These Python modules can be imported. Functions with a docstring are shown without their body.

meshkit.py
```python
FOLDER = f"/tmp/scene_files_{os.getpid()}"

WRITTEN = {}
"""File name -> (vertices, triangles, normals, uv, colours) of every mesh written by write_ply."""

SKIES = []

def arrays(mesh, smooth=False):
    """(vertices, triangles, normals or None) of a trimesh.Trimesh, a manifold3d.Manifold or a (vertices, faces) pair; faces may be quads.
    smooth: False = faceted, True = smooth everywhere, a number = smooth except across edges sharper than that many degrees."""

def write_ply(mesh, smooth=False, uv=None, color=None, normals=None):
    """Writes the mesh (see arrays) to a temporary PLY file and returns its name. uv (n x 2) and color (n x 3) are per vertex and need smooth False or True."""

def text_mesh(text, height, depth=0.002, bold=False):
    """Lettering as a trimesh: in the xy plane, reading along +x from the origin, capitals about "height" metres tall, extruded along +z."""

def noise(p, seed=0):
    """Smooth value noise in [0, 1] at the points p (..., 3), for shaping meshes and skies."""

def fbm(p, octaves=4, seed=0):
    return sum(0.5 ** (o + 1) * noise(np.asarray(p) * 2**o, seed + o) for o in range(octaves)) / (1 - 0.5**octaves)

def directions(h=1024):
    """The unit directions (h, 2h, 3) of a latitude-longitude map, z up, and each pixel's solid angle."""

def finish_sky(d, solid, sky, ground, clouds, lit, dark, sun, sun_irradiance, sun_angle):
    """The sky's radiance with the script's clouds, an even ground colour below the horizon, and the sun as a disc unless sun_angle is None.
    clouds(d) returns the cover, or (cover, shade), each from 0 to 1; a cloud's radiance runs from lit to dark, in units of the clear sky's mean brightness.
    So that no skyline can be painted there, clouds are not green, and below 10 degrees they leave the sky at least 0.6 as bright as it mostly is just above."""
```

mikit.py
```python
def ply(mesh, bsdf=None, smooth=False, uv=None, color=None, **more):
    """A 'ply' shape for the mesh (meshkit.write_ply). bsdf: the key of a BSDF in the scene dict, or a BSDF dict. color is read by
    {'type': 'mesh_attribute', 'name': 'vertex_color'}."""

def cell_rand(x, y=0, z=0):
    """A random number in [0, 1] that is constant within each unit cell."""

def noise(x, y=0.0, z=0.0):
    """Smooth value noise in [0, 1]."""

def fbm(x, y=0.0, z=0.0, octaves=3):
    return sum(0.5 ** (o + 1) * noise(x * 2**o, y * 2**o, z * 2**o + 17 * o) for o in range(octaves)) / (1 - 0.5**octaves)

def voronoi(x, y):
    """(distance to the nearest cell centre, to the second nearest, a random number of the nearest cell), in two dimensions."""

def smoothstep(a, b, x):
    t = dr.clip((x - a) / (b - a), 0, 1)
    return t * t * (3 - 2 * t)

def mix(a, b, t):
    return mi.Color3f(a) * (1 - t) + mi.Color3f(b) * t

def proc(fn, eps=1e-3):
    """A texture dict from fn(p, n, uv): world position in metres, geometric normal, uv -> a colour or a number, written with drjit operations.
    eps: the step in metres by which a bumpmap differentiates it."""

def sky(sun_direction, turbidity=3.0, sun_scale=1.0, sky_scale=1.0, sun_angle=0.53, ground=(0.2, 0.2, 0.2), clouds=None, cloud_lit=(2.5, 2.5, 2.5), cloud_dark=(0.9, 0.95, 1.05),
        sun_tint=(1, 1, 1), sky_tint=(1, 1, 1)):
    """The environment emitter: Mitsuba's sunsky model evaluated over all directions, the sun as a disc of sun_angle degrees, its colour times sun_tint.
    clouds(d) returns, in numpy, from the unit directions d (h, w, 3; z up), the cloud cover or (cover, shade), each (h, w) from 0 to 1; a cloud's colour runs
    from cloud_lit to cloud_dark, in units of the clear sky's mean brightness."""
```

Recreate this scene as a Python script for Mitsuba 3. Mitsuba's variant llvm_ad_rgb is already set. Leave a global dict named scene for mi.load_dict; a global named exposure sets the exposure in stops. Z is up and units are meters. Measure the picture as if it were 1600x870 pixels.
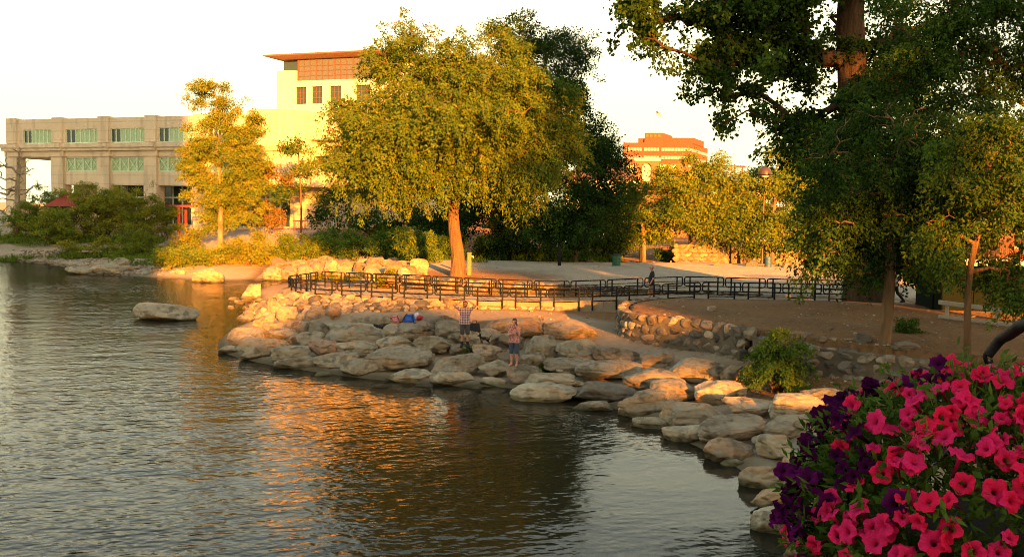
import math, random
import numpy as np, trimesh, drjit as dr, mitsuba as mi, manifold3d as m3
import shapely
from shapely.geometry import Polygon, LineString
from scipy.spatial import cKDTree
import mikit, meshkit
T = mi.ScalarTransform4f

# ------------------------------------------------------------------ camera, sky, exposure
CAM = np.array([0.0, 0.0, 6.0])
FOC, PITCH, ROLL = 1537.0, math.radians(3.9), math.radians(1.0)
FW = np.array([0, math.cos(PITCH), -math.sin(PITCH)])
_R0, _U0 = np.array([1.0, 0, 0]), np.array([0, math.sin(PITCH), math.cos(PITCH)])
UP = math.cos(ROLL) * _U0 - math.sin(ROLL) * _R0
RT = math.cos(ROLL) * _R0 + math.sin(ROLL) * _U0
SUN_AZ, SUN_EL = math.radians(14.6), math.radians(7.5)
SUN = np.array([math.sin(SUN_AZ) * math.cos(SUN_EL), -math.cos(SUN_AZ) * math.cos(SUN_EL), math.sin(SUN_EL)])
exposure = 4.85
scene, labels = {}, {}
scene['camera'] = {'type': 'perspective', 'fov': math.degrees(2 * math.atan(800 / FOC)), 'fov_axis': 'x', 'near_clip': 0.05, 'far_clip': 9000.0,
                   'to_world': T().look_at(origin=CAM.tolist(), target=(CAM + FW).tolist(), up=UP.tolist())}


def thin_cloud(d):                                        # warm evening haze lying along the horizon
    n = meshkit.fbm(d * np.array([2.2, 2.2, 6.0]) + 3.0, 4, 5)
    return (0.86 + 0.12 * n) * np.exp(-(np.maximum(d[..., 2], 0) / 0.25) ** 3), 0.0 * n


scene['sky'] = mikit.sky(SUN.tolist(), turbidity=3, sun_scale=1.0, sky_scale=1.0, sun_angle=0.7, sun_tint=(1.14, 0.74, 0.36), sky_tint=(1.15, 0.90, 0.68),
                         clouds=thin_cloud, cloud_lit=(1.50, 1.36, 0.80), cloud_dark=(0.9, 0.9, 0.9), ground=(0.12, 0.1, 0.07))


# ------------------------------------------------------------------ measuring: a photo point onto a level plane or to a distance
def ray(px, py):
    return FW + RT * ((px - 800) / FOC) - UP * ((py - 435) / FOC)


def PZ(px, py, z):
    d = ray(px, py)
    return CAM + d * ((z - CAM[2]) / d[2])


def PD(px, py, y):
    d = ray(px, py)
    return CAM + d * (y / d[1])


# ------------------------------------------------------------------ entries of the scene
TAKEN = set()


def numbered(name, parent=None):
    full = f'{parent}__{name}' if parent else name
    key, k = full, 0
    while key in TAKEN:
        k += 1
        key = f'{full}_{k:03d}'
    TAKEN.add(key)
    return key


def tag(key, label=None, cat=None, group=None, kind=None):
    e = labels.setdefault(key, {})
    for a, b in (('label', label), ('category', cat), ('group', group), ('kind', kind)):
        if b:
            e[a] = b
    return key


def thing(name, label, cat, group=None):
    return tag(numbered(name), label, cat, group)


def add(name, mesh, bsdf, parent=None, smooth=False, uv=None, label=None, cat=None, group=None, kind=None):
    key = numbered(name, parent)
    if isinstance(uv, tuple):
        n = len(mesh[0]) if isinstance(mesh, tuple) else len(mesh.vertices)
        uv = np.tile(np.array(uv, float), (n, 1))
    scene[key] = mikit.ply(mesh, bsdf, smooth=smooth, uv=uv)
    if label or kind:
        tag(key, label, cat, group, kind)
    return key


def reuse(name, src, M, parent):
    """Another entry with the mesh of the ply dict src, placed by the matrix M."""
    key = numbered(name, parent)
    scene[key] = {**src, 'to_world': T(np.asarray(M, float).tolist())}
    return key


cat = trimesh.util.concatenate


def box(cx, cy, cz, sx, sy, sz, yaw=0.0):
    m = trimesh.creation.box((sx, sy, sz))
    if yaw:
        m.apply_transform(trimesh.transformations.rotation_matrix(yaw, [0, 0, 1]))
    m.apply_translation((cx, cy, cz))
    return m


def bevel_box(sx, sy, sz, b):
    """A box with chamfered edges, centred on the origin."""
    pts = []
    for i in (-1, 1):
        for j in (-1, 1):
            for k in (-1, 1):
                c = np.array([i * sx / 2, j * sy / 2, k * sz / 2])
                for a in range(3):
                    q = c.copy()
                    for o in range(3):
                        if o != a:
                            q[o] -= np.sign(q[o]) * b
                    pts.append(q)
    return trimesh.convex.convex_hull(np.array(pts))


def tube(pts, radii, sides=6, closed=False):
    p = np.asarray(pts, float)
    n = len(p)
    radii = np.broadcast_to(np.asarray(radii, float), (n,))
    t = (np.roll(p, -1, 0) - np.roll(p, 1, 0)) if closed else np.gradient(p, axis=0)
    t /= np.linalg.norm(t, axis=1, keepdims=True) + 1e-12
    a = np.cross(t, [0, 0, 1.0])
    bad = np.linalg.norm(a, axis=1) < 0.15
    a[bad] = np.cross(t[bad], [1.0, 0, 0])
    a /= np.linalg.norm(a, axis=1, keepdims=True) + 1e-12
    for i in range(1, n):                                   # carry the frame along
        q = a[i - 1] - t[i] * (a[i - 1] @ t[i])
        a[i] = q / (np.linalg.norm(q) + 1e-12)
    b = np.cross(t, a)
    ang = np.arange(sides) * 2 * np.pi / sides
    v = p[:, None] + radii[:, None, None] * (np.cos(ang)[None, :, None] * a[:, None] + np.sin(ang)[None, :, None] * b[:, None])
    v = v.reshape(-1, 3)
    rows = n if closed else n - 1
    i, j = np.meshgrid(np.arange(rows), np.arange(sides), indexing='ij')
    i2 = (i + 1) % n
    q = np.stack([i * sides + j, i * sides + (j + 1) % sides, i2 * sides + (j + 1) % sides, i2 * sides + j], -1).reshape(-1, 4)
    f = np.vstack([q[:, [0, 2, 1]], q[:, [0, 3, 2]]])
    if not closed:
        v = np.vstack([v, p[0], p[-1]])
        k = np.arange(sides)
        f = np.vstack([f, np.stack([np.full(sides, len(v) - 2), k, (k + 1) % sides], 1)[:, [0, 1, 2]],
                       np.stack([np.full(sides, len(v) - 1), (n - 1) * sides + (k + 1) % sides, (n - 1) * sides + k], 1)])
    return trimesh.Trimesh(v, f, process=False)


def lathe(profile, sections=24):
    return trimesh.creation.revolve(np.array(profile, float), sections=sections)


def smoothstep(a, b, x):
    t = np.clip((np.asarray(x, float) - a) / (b - a), 0, 1)
    return t * t * (3 - 2 * t)


def densify(pts, step):
    pts = np.asarray(pts, float)
    out = [pts[:1]]
    for a, b in zip(pts[:-1], pts[1:]):
        n = max(1, int(np.ceil(np.linalg.norm((b - a)[:2]) / step)))
        out.append(a + (b - a) * (np.arange(1, n + 1) / n)[:, None])
    return np.vstack(out)


def chaikin(pts, n=2):
    p = np.asarray(pts, float)
    for _ in range(n):
        q, r = p[:-1] * 0.75 + p[1:] * 0.25, p[:-1] * 0.25 + p[1:] * 0.75
        p = np.vstack([p[:1], np.stack([q, r], 1).reshape(-1, p.shape[1]), p[-1:]])
    return p


# ------------------------------------------------------------------ materials
def fract(x):
    return x - dr.floor(x)


fbm, noise, vor, sst, mixc = mikit.fbm, mikit.noise, mikit.voronoi, mikit.smoothstep, mikit.mix


def bsdf(key, d):
    scene[key] = {'type': 'twosided', 'inner': d} if d['type'] not in ('principledthin', 'twosided', 'dielectric', 'thindielectric') else d
    return key


def rgb(*c):
    return {'type': 'rgb', 'value': list(map(float, c))}


def plain(key, c, rough=0.6, metallic=0.0, spec=0.5, **k):
    return bsdf(key, {'type': 'principled', 'base_color': rgb(*c), 'roughness': rough, 'metallic': metallic, 'specular': spec, **k})


def textured(key, fn, rough=0.85, bump=None, scale=1.0, eps=0.004, spec=0.3, **k):
    inner = {'type': 'principled', 'base_color': mikit.proc(fn), 'roughness': rough, 'specular': spec, **k}
    return bsdf(key, {'type': 'bumpmap', 'arbitrary': mikit.proc(bump, eps), 'scale': scale, 'bsdf': inner} if bump else inner)


def palette(t, cs):
    """Colours cs spread over t in 0..1."""
    out = mi.Color3f(cs[0])
    n = len(cs) - 1
    for k in range(n):
        out = mixc(out, cs[k + 1], dr.clip(t * n - k, 0, 1))
    return out


def rock_col(p, n, uv):
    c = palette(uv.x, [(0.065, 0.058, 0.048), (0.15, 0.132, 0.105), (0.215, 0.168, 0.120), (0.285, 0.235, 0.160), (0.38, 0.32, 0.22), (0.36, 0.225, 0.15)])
    a = fbm(p.x * 1.7 + uv.y * 40, p.y * 1.7, p.z * 2.6, 4)
    b = fbm(p.x * 9 + uv.y * 11, p.y * 9, p.z * 14, 3)
    lich = sst(0.60, 0.72, fbm(p.x * 3.1 + 50, p.y * 3.1 + uv.y * 9, p.z * 3.1, 3))
    c = c * (0.55 + 0.75 * a) * (0.72 + 0.56 * b)
    c = mixc(c, c * mi.Color3f(0.45, 0.44, 0.42), lich * 0.75)
    crack = 1 - sst(0.004, 0.022, dr.abs(fbm(p.x * 1.3 + uv.y * 23, p.y * 1.3 + 7, p.z * 2.4, 3) - 0.5))
    c = mixc(c, c * 0.55, crack * 0.45)
    drip = sst(0.62, 0.78, noise(p.x * 6 + uv.y * 31, p.y * 6, p.z * 0.9))
    c = mixc(c, c * mi.Color3f(0.55, 0.53, 0.48), drip * 0.55)
    rust = sst(0.58, 0.70, fbm(p.x * 1.3 + 80 + uv.y * 7, p.y * 1.3, p.z * 2, 3))
    c = mixc(c, c * mi.Color3f(1.25, 0.92, 0.68), rust * 0.7)
    wet = 1 - sst(0.07, 0.22, p.z + 0.12 * (fbm(p.x * 4, p.y * 4, 0, 2) - 0.5))
    return mixc(c, c * mi.Color3f(0.30, 0.31, 0.22), wet)


def rock_bump(p, n, uv):
    a = fbm(p.x * 5, p.y * 5, p.z * 8, 4)
    crack = sst(0.0, 0.06, dr.abs(fbm(p.x * 1.6 + uv.y * 30, p.y * 1.6, p.z * 3.0, 3) - 0.5))
    return 0.05 * a + 0.018 * crack


textured('m_rock', rock_col, 0.85, rock_bump, 1.0, 0.01)


def ground_col(p, n, uv):
    a = fbm(p.x * 0.5, p.y * 0.5, 0, 4)
    b = fbm(p.x * 5, p.y * 5, 3, 3)
    speck = sst(0.72, 0.80, noise(p.x * 13, p.y * 13, 5))
    conc = mi.Color3f(0.24, 0.188, 0.128) * (0.7 + 0.35 * a + 0.25 * b)
    dirt = mi.Color3f(0.150, 0.080, 0.036) * (0.55 + 0.55 * a + 0.35 * b)
    grav = mi.Color3f(0.31, 0.25, 0.18) * (0.65 + 0.4 * a + 0.3 * b)
    c = mixc(mixc(conc, dirt, dr.clip(uv.x, 0, 1)), grav, dr.clip(uv.y, 0, 1))
    c = mixc(c, mi.Color3f(0.24, 0.18, 0.12), speck * 0.22)
    wet = 1 - sst(0.02, 0.22, p.z)
    return mixc(c, c * mi.Color3f(0.4, 0.4, 0.33), wet)


def ground_bump(p, n, uv):
    return 0.05 * fbm(p.x * 4, p.y * 4, 0, 4) + 0.02 * noise(p.x * 15, p.y * 15, 2)


textured('m_ground', ground_col, 0.95, ground_bump, 1.0, 0.01, spec=0.15)


def conc_col(p, n, uv):
    a = fbm(p.x * 1.1, p.y * 1.1, p.z * 2, 4)
    return mi.Color3f(0.25, 0.205, 0.145) * (0.7 + 0.45 * a + 0.2 * (noise(p.x * 30, p.y * 30, p.z * 30) - 0.5))


textured('m_concrete', conc_col, 0.85, spec=0.2)


def wave(p, n, uv):
    x, y = p.x, p.y
    wx = x + 1.6 * (fbm(x * 0.16, y * 0.16, 0, 2) - 0.5)
    wy = y + 1.6 * (fbm(x * 0.16 + 40, y * 0.16, 0, 2) - 0.5)
    rough = 0.38 + 0.90 * sst(1.0, -9.0, x + 0.16 * (y - 30)) + 1.5 * (fbm(x * 0.13 + 0.05 * y, y * 0.20, 4, 3) - 0.5)
    rough = dr.clip(rough + 0.45 * sst(24.0, 16.0, y + 0.5 * x) * sst(1.5, -3.0, x), 0.22, 1.7)
    u, v = wx * 0.94 + wy * 0.34, wy * 0.94 - wx * 0.34
    h = 0.055 * fbm(u * 0.5, v * 1.1, 1, 2) + 0.022 * noise(u * 1.9, v * 4.2, 5) + 0.010 * noise(u * 4.6 + 9, v * 8.5, 8)
    h2 = 0.017 * noise(x * 5.0 + 0.7 * y, y * 8.0 - 2 * x, 3) + 0.008 * noise(x * 11 - 2 * y, y * 16 + 3 * x, 6)
    return 0.40 * rough * (h + h2)


bsdf('m_water', {'type': 'bumpmap', 'arbitrary': mikit.proc(wave, 0.02), 'scale': 1.0,
                 'bsdf': {'type': 'principled', 'base_color': rgb(0.020, 0.019, 0.011), 'roughness': 0.06, 'specular': 0.5, 'eta': 1.34} if False else
                 {'type': 'principled', 'base_color': rgb(0.014, 0.013, 0.008), 'roughness': 0.06, 'eta': 1.18}})


def leaf_col(p, n, uv):
    c = palette(uv.x, [(0.016, 0.036, 0.010), (0.042, 0.088, 0.016), (0.085, 0.140, 0.020), (0.155, 0.180, 0.020), (0.27, 0.215, 0.024), (0.22, 0.125, 0.045)])
    return c * (0.65 + 0.7 * uv.y)


bsdf('m_leaf', {'type': 'principledthin', 'base_color': mikit.proc(leaf_col), 'roughness': 0.55, 'diff_trans': 0.6, 'eta': 1.35})


def bark_col(p, n, uv):
    a = fbm(p.x * 9, p.y * 9, p.z * 1.3, 4)
    b = fbm(p.x * 3, p.y * 3, p.z * 0.8, 3)
    c = palette(uv.x, [(0.055, 0.034, 0.022), (0.17, 0.098, 0.052), (0.27, 0.175, 0.10), (0.36, 0.29, 0.20)])
    return c * (0.35 + 0.85 * a) * (0.7 + 0.6 * b)


def bark_bump(p, n, uv):
    return 0.09 * fbm(p.x * 9, p.y * 9, p.z * 1.2, 3)


textured('m_bark', bark_col, 0.95, bark_bump, 1.0, 0.01, spec=0.1)
plain('m_iron', (0.007, 0.007, 0.007), 0.6, 0.0, 0.2)
plain('m_dark', (0.02, 0.02, 0.02), 0.6)
# ------------------------------------------------------------------ the ground
NEAR_SHORE = [(6.3, 6.0), (6.2, 13.0), (5.95, 16.7), (5.6, 18.6), (5.95, 20.6), (5.9, 22.4), (5.65, 24.0), (4.8, 26.3), (4.3, 28.5), (3.6, 30.0), (2.4, 31.9), (0.2, 33.7), (-2.4, 33.7),
              (-4.2, 34.5), (-5.9, 35.3), (-7.6, 36.5), (-9.2, 37.6), (-10.9, 39.4), (-12.0, 41.0), (-12.9, 44.2), (-13.4, 48.6), (-13.4, 52.0), (-14.3, 57.0), (-16.0, 63.0), (-18.3, 69.0), (-18.2, 75.0)]
FAR_SHORE = [(-17.2, 79.5), (-19.5, 80.7), (-23.5, 79.0), (-25.8, 79.6), (-32.7, 83.2), (-38.3, 84.2), (-39.9, 91.0), (-48.0, 99.0), (-54.5, 103.5), (-75.0, 108.0), (-115.0, 108.0)]
WATER = Polygon(NEAR_SHORE + FAR_SHORE + [(-115.0, -160.0), (8.0, -160.0), (6.6, -40.0)])
_shore = densify(chaikin(np.array(list(WATER.exterior.coords)), 1), 0.4)
_tree = cKDTree(_shore)
WATER = Polygon(_shore)

KERB = chaikin(np.array([(-12.3, 55.2), (-11.9, 53.6), (-10.5, 52.0), (-8.3, 50.6), (-5.6, 49.3), (-3.5, 48.8), (-1.2, 48.5), (1.1, 48.4), (3.6, 48.3), (5.2, 47.6), (6.6, 46.7), (9.0, 46.5), (13.0, 46.5), (20.0, 46.0)]), 2)
FARWALL = chaikin(np.array([(-11.5, 60.5), (-9.5, 59.0), (-7.0, 57.6), (-4.6, 56.4), (-2.4, 55.2), (0.0, 54.3), (3.4, 53.4), (6.0, 52.0), (9.0, 50.8), (13.0, 50.0), (20.0, 49.4)]), 2)
MOUND = chaikin(np.array([(75.0, 46.0), (30.0, 45.6), (17.7, 45.4), (13.2, 46.0), (9.0, 46.0), (6.6, 45.3), (5.2, 43.6), (4.5, 41.2), (4.3, 39.2), (4.7, 37.6), (6.0, 36.2), (7.2, 35.2), (8.0, 33.4), (9.0, 31.2), (10.3, 29.6), (12.0, 28.0), (14.5, 26.4), (18.0, 25.0), (30.0, 23.0), (75.0, 20.0)]), 2)
MOUND_P = Polygon(MOUND)
RAMP_P = Polygon(np.vstack([KERB, FARWALL[::-1]]))
PLAZA_P = Polygon(np.vstack([FARWALL, [(60, 49), (60, 76), (14, 76.5), (4, 74.5), (-3, 75), (-7.5, 74), (-9.5, 66)]]))
PATH_L = LineString([(-12, 49.5), (-8, 47.6), (-3, 46.6), (1.0, 45.6), (3.0, 42.5), (3.6, 39), (4.4, 36.4), (6.2, 34.2)])


def signed(poly_line_tree, poly, x, y):
    d = poly_line_tree.query(np.stack([x, y], -1))[0]
    return np.where(shapely.contains_xy(poly, x, y), d, -d)


_mt, _rt, _pt = (cKDTree(densify(np.array(list(q.exterior.coords)), 0.2)) for q in (MOUND_P, RAMP_P, PLAZA_P))


def ramp_z(x, y):
    return 1.24 + 0.11 * smoothstep(-12, -6, x) + 0.58 * smoothstep(1.5, 10.0, x)


def H(x, y, rough=True):
    x, y = np.broadcast_arrays(np.asarray(x, float), np.asarray(y, float))
    d = -signed(_tree, WATER, x, y)                                   # > 0 on land
    f = smoothstep(57, 68, y + 0.15 * x)
    near = np.minimum(0.10 + 0.165 * d, 1.12 + 0.01 * np.maximum(d - 8, 0))
    slope = 0.055 + 0.13 * smoothstep(-34, -19, x)
    far = np.minimum(0.06 + slope * d, 2.05)
    far = far + 1.4 * smoothstep(99, 110, y) * smoothstep(5, -10, x)
    land = near * (1 - f) + far * f
    land = land + smoothstep(-2, -12, y) * smoothstep(0, 6, d) * 3.2
    h = np.where(d > 0, land, np.maximum(0.10 + 0.30 * d, -1.3))
    if rough:
        q = np.stack([x, y, 0 * x], -1)
        h = h + 0.10 * (meshkit.fbm(q * 0.8, 3, 3) - 0.5) * smoothstep(0, 1, d)
    r, p, m = signed(_rt, RAMP_P, x, y), signed(_pt, PLAZA_P, x, y), signed(_mt, MOUND_P, x, y)
    h = h + (ramp_z(x, y) - h) * smoothstep(0.10, 0.36, r)
    pz = 2.05 + 0.012 * (y - 55) + (0.04 * (meshkit.fbm(np.stack([x, y, 0 * x], -1) * 0.4, 3, 9) - 0.5) if rough else 0)
    h = h + (pz - h) * smoothstep(-0.3, 0.3, p) * smoothstep(-10.5, -8.2, x)
    mz = 2.12 + 0.16 * smoothstep(0, 4, m) + (0.05 * (meshkit.fbm(np.stack([x, y, 0 * x], -1) * 0.7, 3, 8) - 0.5) if rough else 0)
    h = h + (mz - h) * smoothstep(0.14, 0.42, m)
    return h


def PT(px, py, off=0.0):
    """The point of the ground that the photo shows at px, py."""
    z = 1.0
    for _ in range(24):
        p = PZ(px, py, z)
        z = 0.6 * z + 0.4 * (max(float(H(p[0], p[1], False)), -0.02) + off)
    return PZ(px, py, z)


def axis(spec):
    out = [np.arange(a, b, s) for a, b, s in spec]
    return np.concatenate(out + [[spec[-1][1]]])


GX = axis([(-4000, -400, 400), (-400, -120, 40), (-120, -60, 4), (-60, -16, 1.0), (-16, 22, 0.25), (22, 60, 1.0), (60, 120, 6), (120, 400, 40), (400, 4000, 400)])
GY = axis([(-1200, -200, 200), (-200, 4, 8), (4, 16, 1.0), (16, 60, 0.25), (60, 116, 0.7), (116, 180, 6), (180, 600, 60), (600, 5000, 400)])
xx, yy = np.meshgrid(GX, GY, indexing='ij')
hh = H(xx, yy)
nx, ny = len(GX), len(GY)
ii, jj = np.meshgrid(np.arange(nx - 1), np.arange(ny - 1), indexing='ij')
quad = np.stack([ii * ny + jj, (ii + 1) * ny + jj, (ii + 1) * ny + jj + 1, ii * ny + jj + 1], -1).reshape(-1, 4)
gv = np.stack([xx, yy, hh], -1).reshape(-1, 3)
dm, dp, drm = signed(_mt, MOUND_P, xx, yy).ravel(), signed(_pt, PLAZA_P, xx, yy).ravel(), signed(_rt, RAMP_P, xx, yy).ravel()
dsh = -signed(_tree, WATER, xx, yy).ravel()
pathd = shapely.distance(shapely.points(gv[:, :2]), PATH_L) if True else None
on_path = 1 - smoothstep(1.3, 2.6, pathd + 1.2 * (meshkit.fbm(gv * 0.7, 3, 12) - 0.5))
dirt = smoothstep(6.0, 7.5, dsh) * (1 - 0.75 * on_path)
dirt = np.maximum(dirt, smoothstep(-0.2, 0.2, dm))
dirt = np.maximum(dirt, smoothstep(64, 72, gv[:, 1]) * 0.75)
bank_r = smoothstep(2.5, 4.0, dsh) * smoothstep(34.5, 32.5, gv[:, 1])
dirt = np.maximum(dirt, bank_r * 0.9)
dirt *= 1 - smoothstep(-0.1, 0.1, drm)
grav = smoothstep(-0.2, 0.4, dp) * (1 - 0.85 * smoothstep(8, 3, np.hypot(gv[:, 0] + 3.0, gv[:, 1] - 58.5)))
farleft = smoothstep(64, 74, gv[:, 1]) * smoothstep(-16, -22, gv[:, 0])
dirt = dirt * (1 - 0.65 * farleft)
grav = np.maximum(grav, 0.7 * farleft)
guv = np.stack([dirt, grav], -1)
low = smoothstep(0.2, 1.2, dsh) * smoothstep(12.5, 8.5, dsh) * smoothstep(52, 48, gv[:, 1]) * smoothstep(0.0, -0.6, dm) * smoothstep(0.0, -0.5, drm) * (1 - on_path)
gv[:, 2] -= 0.16 * low * (gv[:, 1] > 14)                # the bed between the boulders lies a little lower
nrm = trimesh.Trimesh(gv, np.vstack([quad[:, [0, 1, 2]], quad[:, [0, 2, 3]]]), process=False).vertex_normals
qc = gv[quad].mean(1)
in_m = shapely.contains_xy(MOUND_P, qc[:, 0], qc[:, 1])
in_p = shapely.contains_xy(PLAZA_P, qc[:, 0], qc[:, 1]) & ~in_m
in_r = shapely.contains_xy(RAMP_P, qc[:, 0], qc[:, 1]) & ~in_m & ~in_p
under = (gv[quad][:, :, 2].max(1) < -0.12)


def sub(name, mask):
    qf = quad[mask]
    used, inv = np.unique(qf, return_inverse=True)
    qf = inv.reshape(qf.shape)
    f = np.vstack([qf[:, [0, 1, 2]], qf[:, [0, 2, 3]]])
    key = numbered(name)
    path = meshkit.write_ply(trimesh.Trimesh(gv[used], f, process=False), True, guv[used], None, normals=nrm[used])
    scene[key] = {'type': 'ply', 'filename': path, 'face_normals': False, 'bsdf': {'type': 'ref', 'id': 'm_ground'}}
    return tag(key, kind='structure')


tag(sub('earth_mound', in_m), 'bare brown earth terrace held up by the dark stone wall on the right', 'ground')
tag(sub('plaza', in_p), 'wide gravel plaza behind the black railings', 'ground')
tag(sub('ramp', in_r), 'concrete ramp running between the two black railings', 'path')
tag(sub('river_bed', under & ~in_m & ~in_p & ~in_r), 'dark river bed under the water', 'ground')
BANK = sub('river_bank', ~in_m & ~in_p & ~in_r & ~under)
tag(BANK, 'sandy concrete and earth of the banks between and behind the boulders', 'ground')
wx = axis([(-115, -50, 5), (-50, 12, 1.0)])
wy = axis([(-160, 0, 10), (0, 110, 1.0)])
wxx, wyy = np.meshgrid(wx, wy, indexing='ij')
a, b = np.meshgrid(np.arange(len(wx) - 1), np.arange(len(wy) - 1), indexing='ij')
wq = np.stack([a * len(wy) + b, (a + 1) * len(wy) + b, (a + 1) * len(wy) + b + 1, a * len(wy) + b + 1], -1).reshape(-1, 4)
wv = np.stack([wxx, wyy, 0 * wxx], -1).reshape(-1, 3)
tag(add('river', (wv, wq), 'm_water', smooth=True, uv=wv[:, :2]), 'dark rippled river reflecting the trees and the pale sky', 'river', kind='structure')
# ------------------------------------------------------------------ boulders
ICO = {k: trimesh.creation.icosphere(subdivisions=k) for k in (1, 2, 3, 4)}


def rock_mesh(w, dep, h, seed, block=2.8, sub_=3, rough=0.16):
    """An uneven block: a superellipsoid with flats and lumps, w by dep by h, resting on z = 0 with a buried foot."""
    rng = np.random.default_rng(seed)
    base = ICO[sub_]
    d = base.vertices.copy()
    r = (np.abs(d) ** block).sum(1) ** (-1 / block)
    v = d * r[:, None]
    for _ in range(rng.integers(8, 13)):                       # cut some flats
        n = rng.normal(size=3) * [1, 1, 0.9]
        n /= np.linalg.norm(n)
        lim = rng.uniform(0.64, 0.94)
        s = v @ n
        v -= np.maximum(s - lim, 0)[:, None] * n * 0.93
    off = rng.uniform(0, 100, 3)
    lump = meshkit.fbm(v * 1.0 + off, 3, 1) - 0.5
    fine = meshkit.fbm(v * np.array([3.0, 3.0, 6]) + off, 3, 2) - 0.5
    bed = np.abs(meshkit.noise(np.stack([v[:, 0] * 0.7, v[:, 1] * 0.7, v[:, 2] * 4.2 + 0.8 * v[:, 0] * rng.normal()], -1) + off, 3) - 0.5)      # bedding grooves
    v = v * (1 + rough * 2.2 * lump + rough * 0.7 * fine - rough * 0.20 * np.exp(-(bed / 0.09) ** 2))[:, None]
    v[:, 2] += 0.10 * v[:, 0] * rng.normal() + 0.08 * v[:, 1] * rng.normal()
    v /= np.abs(v).max(0)
    v[:, 0] += 0.10 * rng.normal() * v[:, 1]
    v[:, 1] += 0.16 * rng.normal() * v[:, 0]
    # the widest outline sits a little above the foot, so the block overhangs
    v *= np.array([w / 2, dep / 2, h * 0.62])
    v[:, 2] += h * 0.40
    return trimesh.Trimesh(v, base.faces, process=False)


STANDS = []                     # meshes one can stand on


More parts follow.
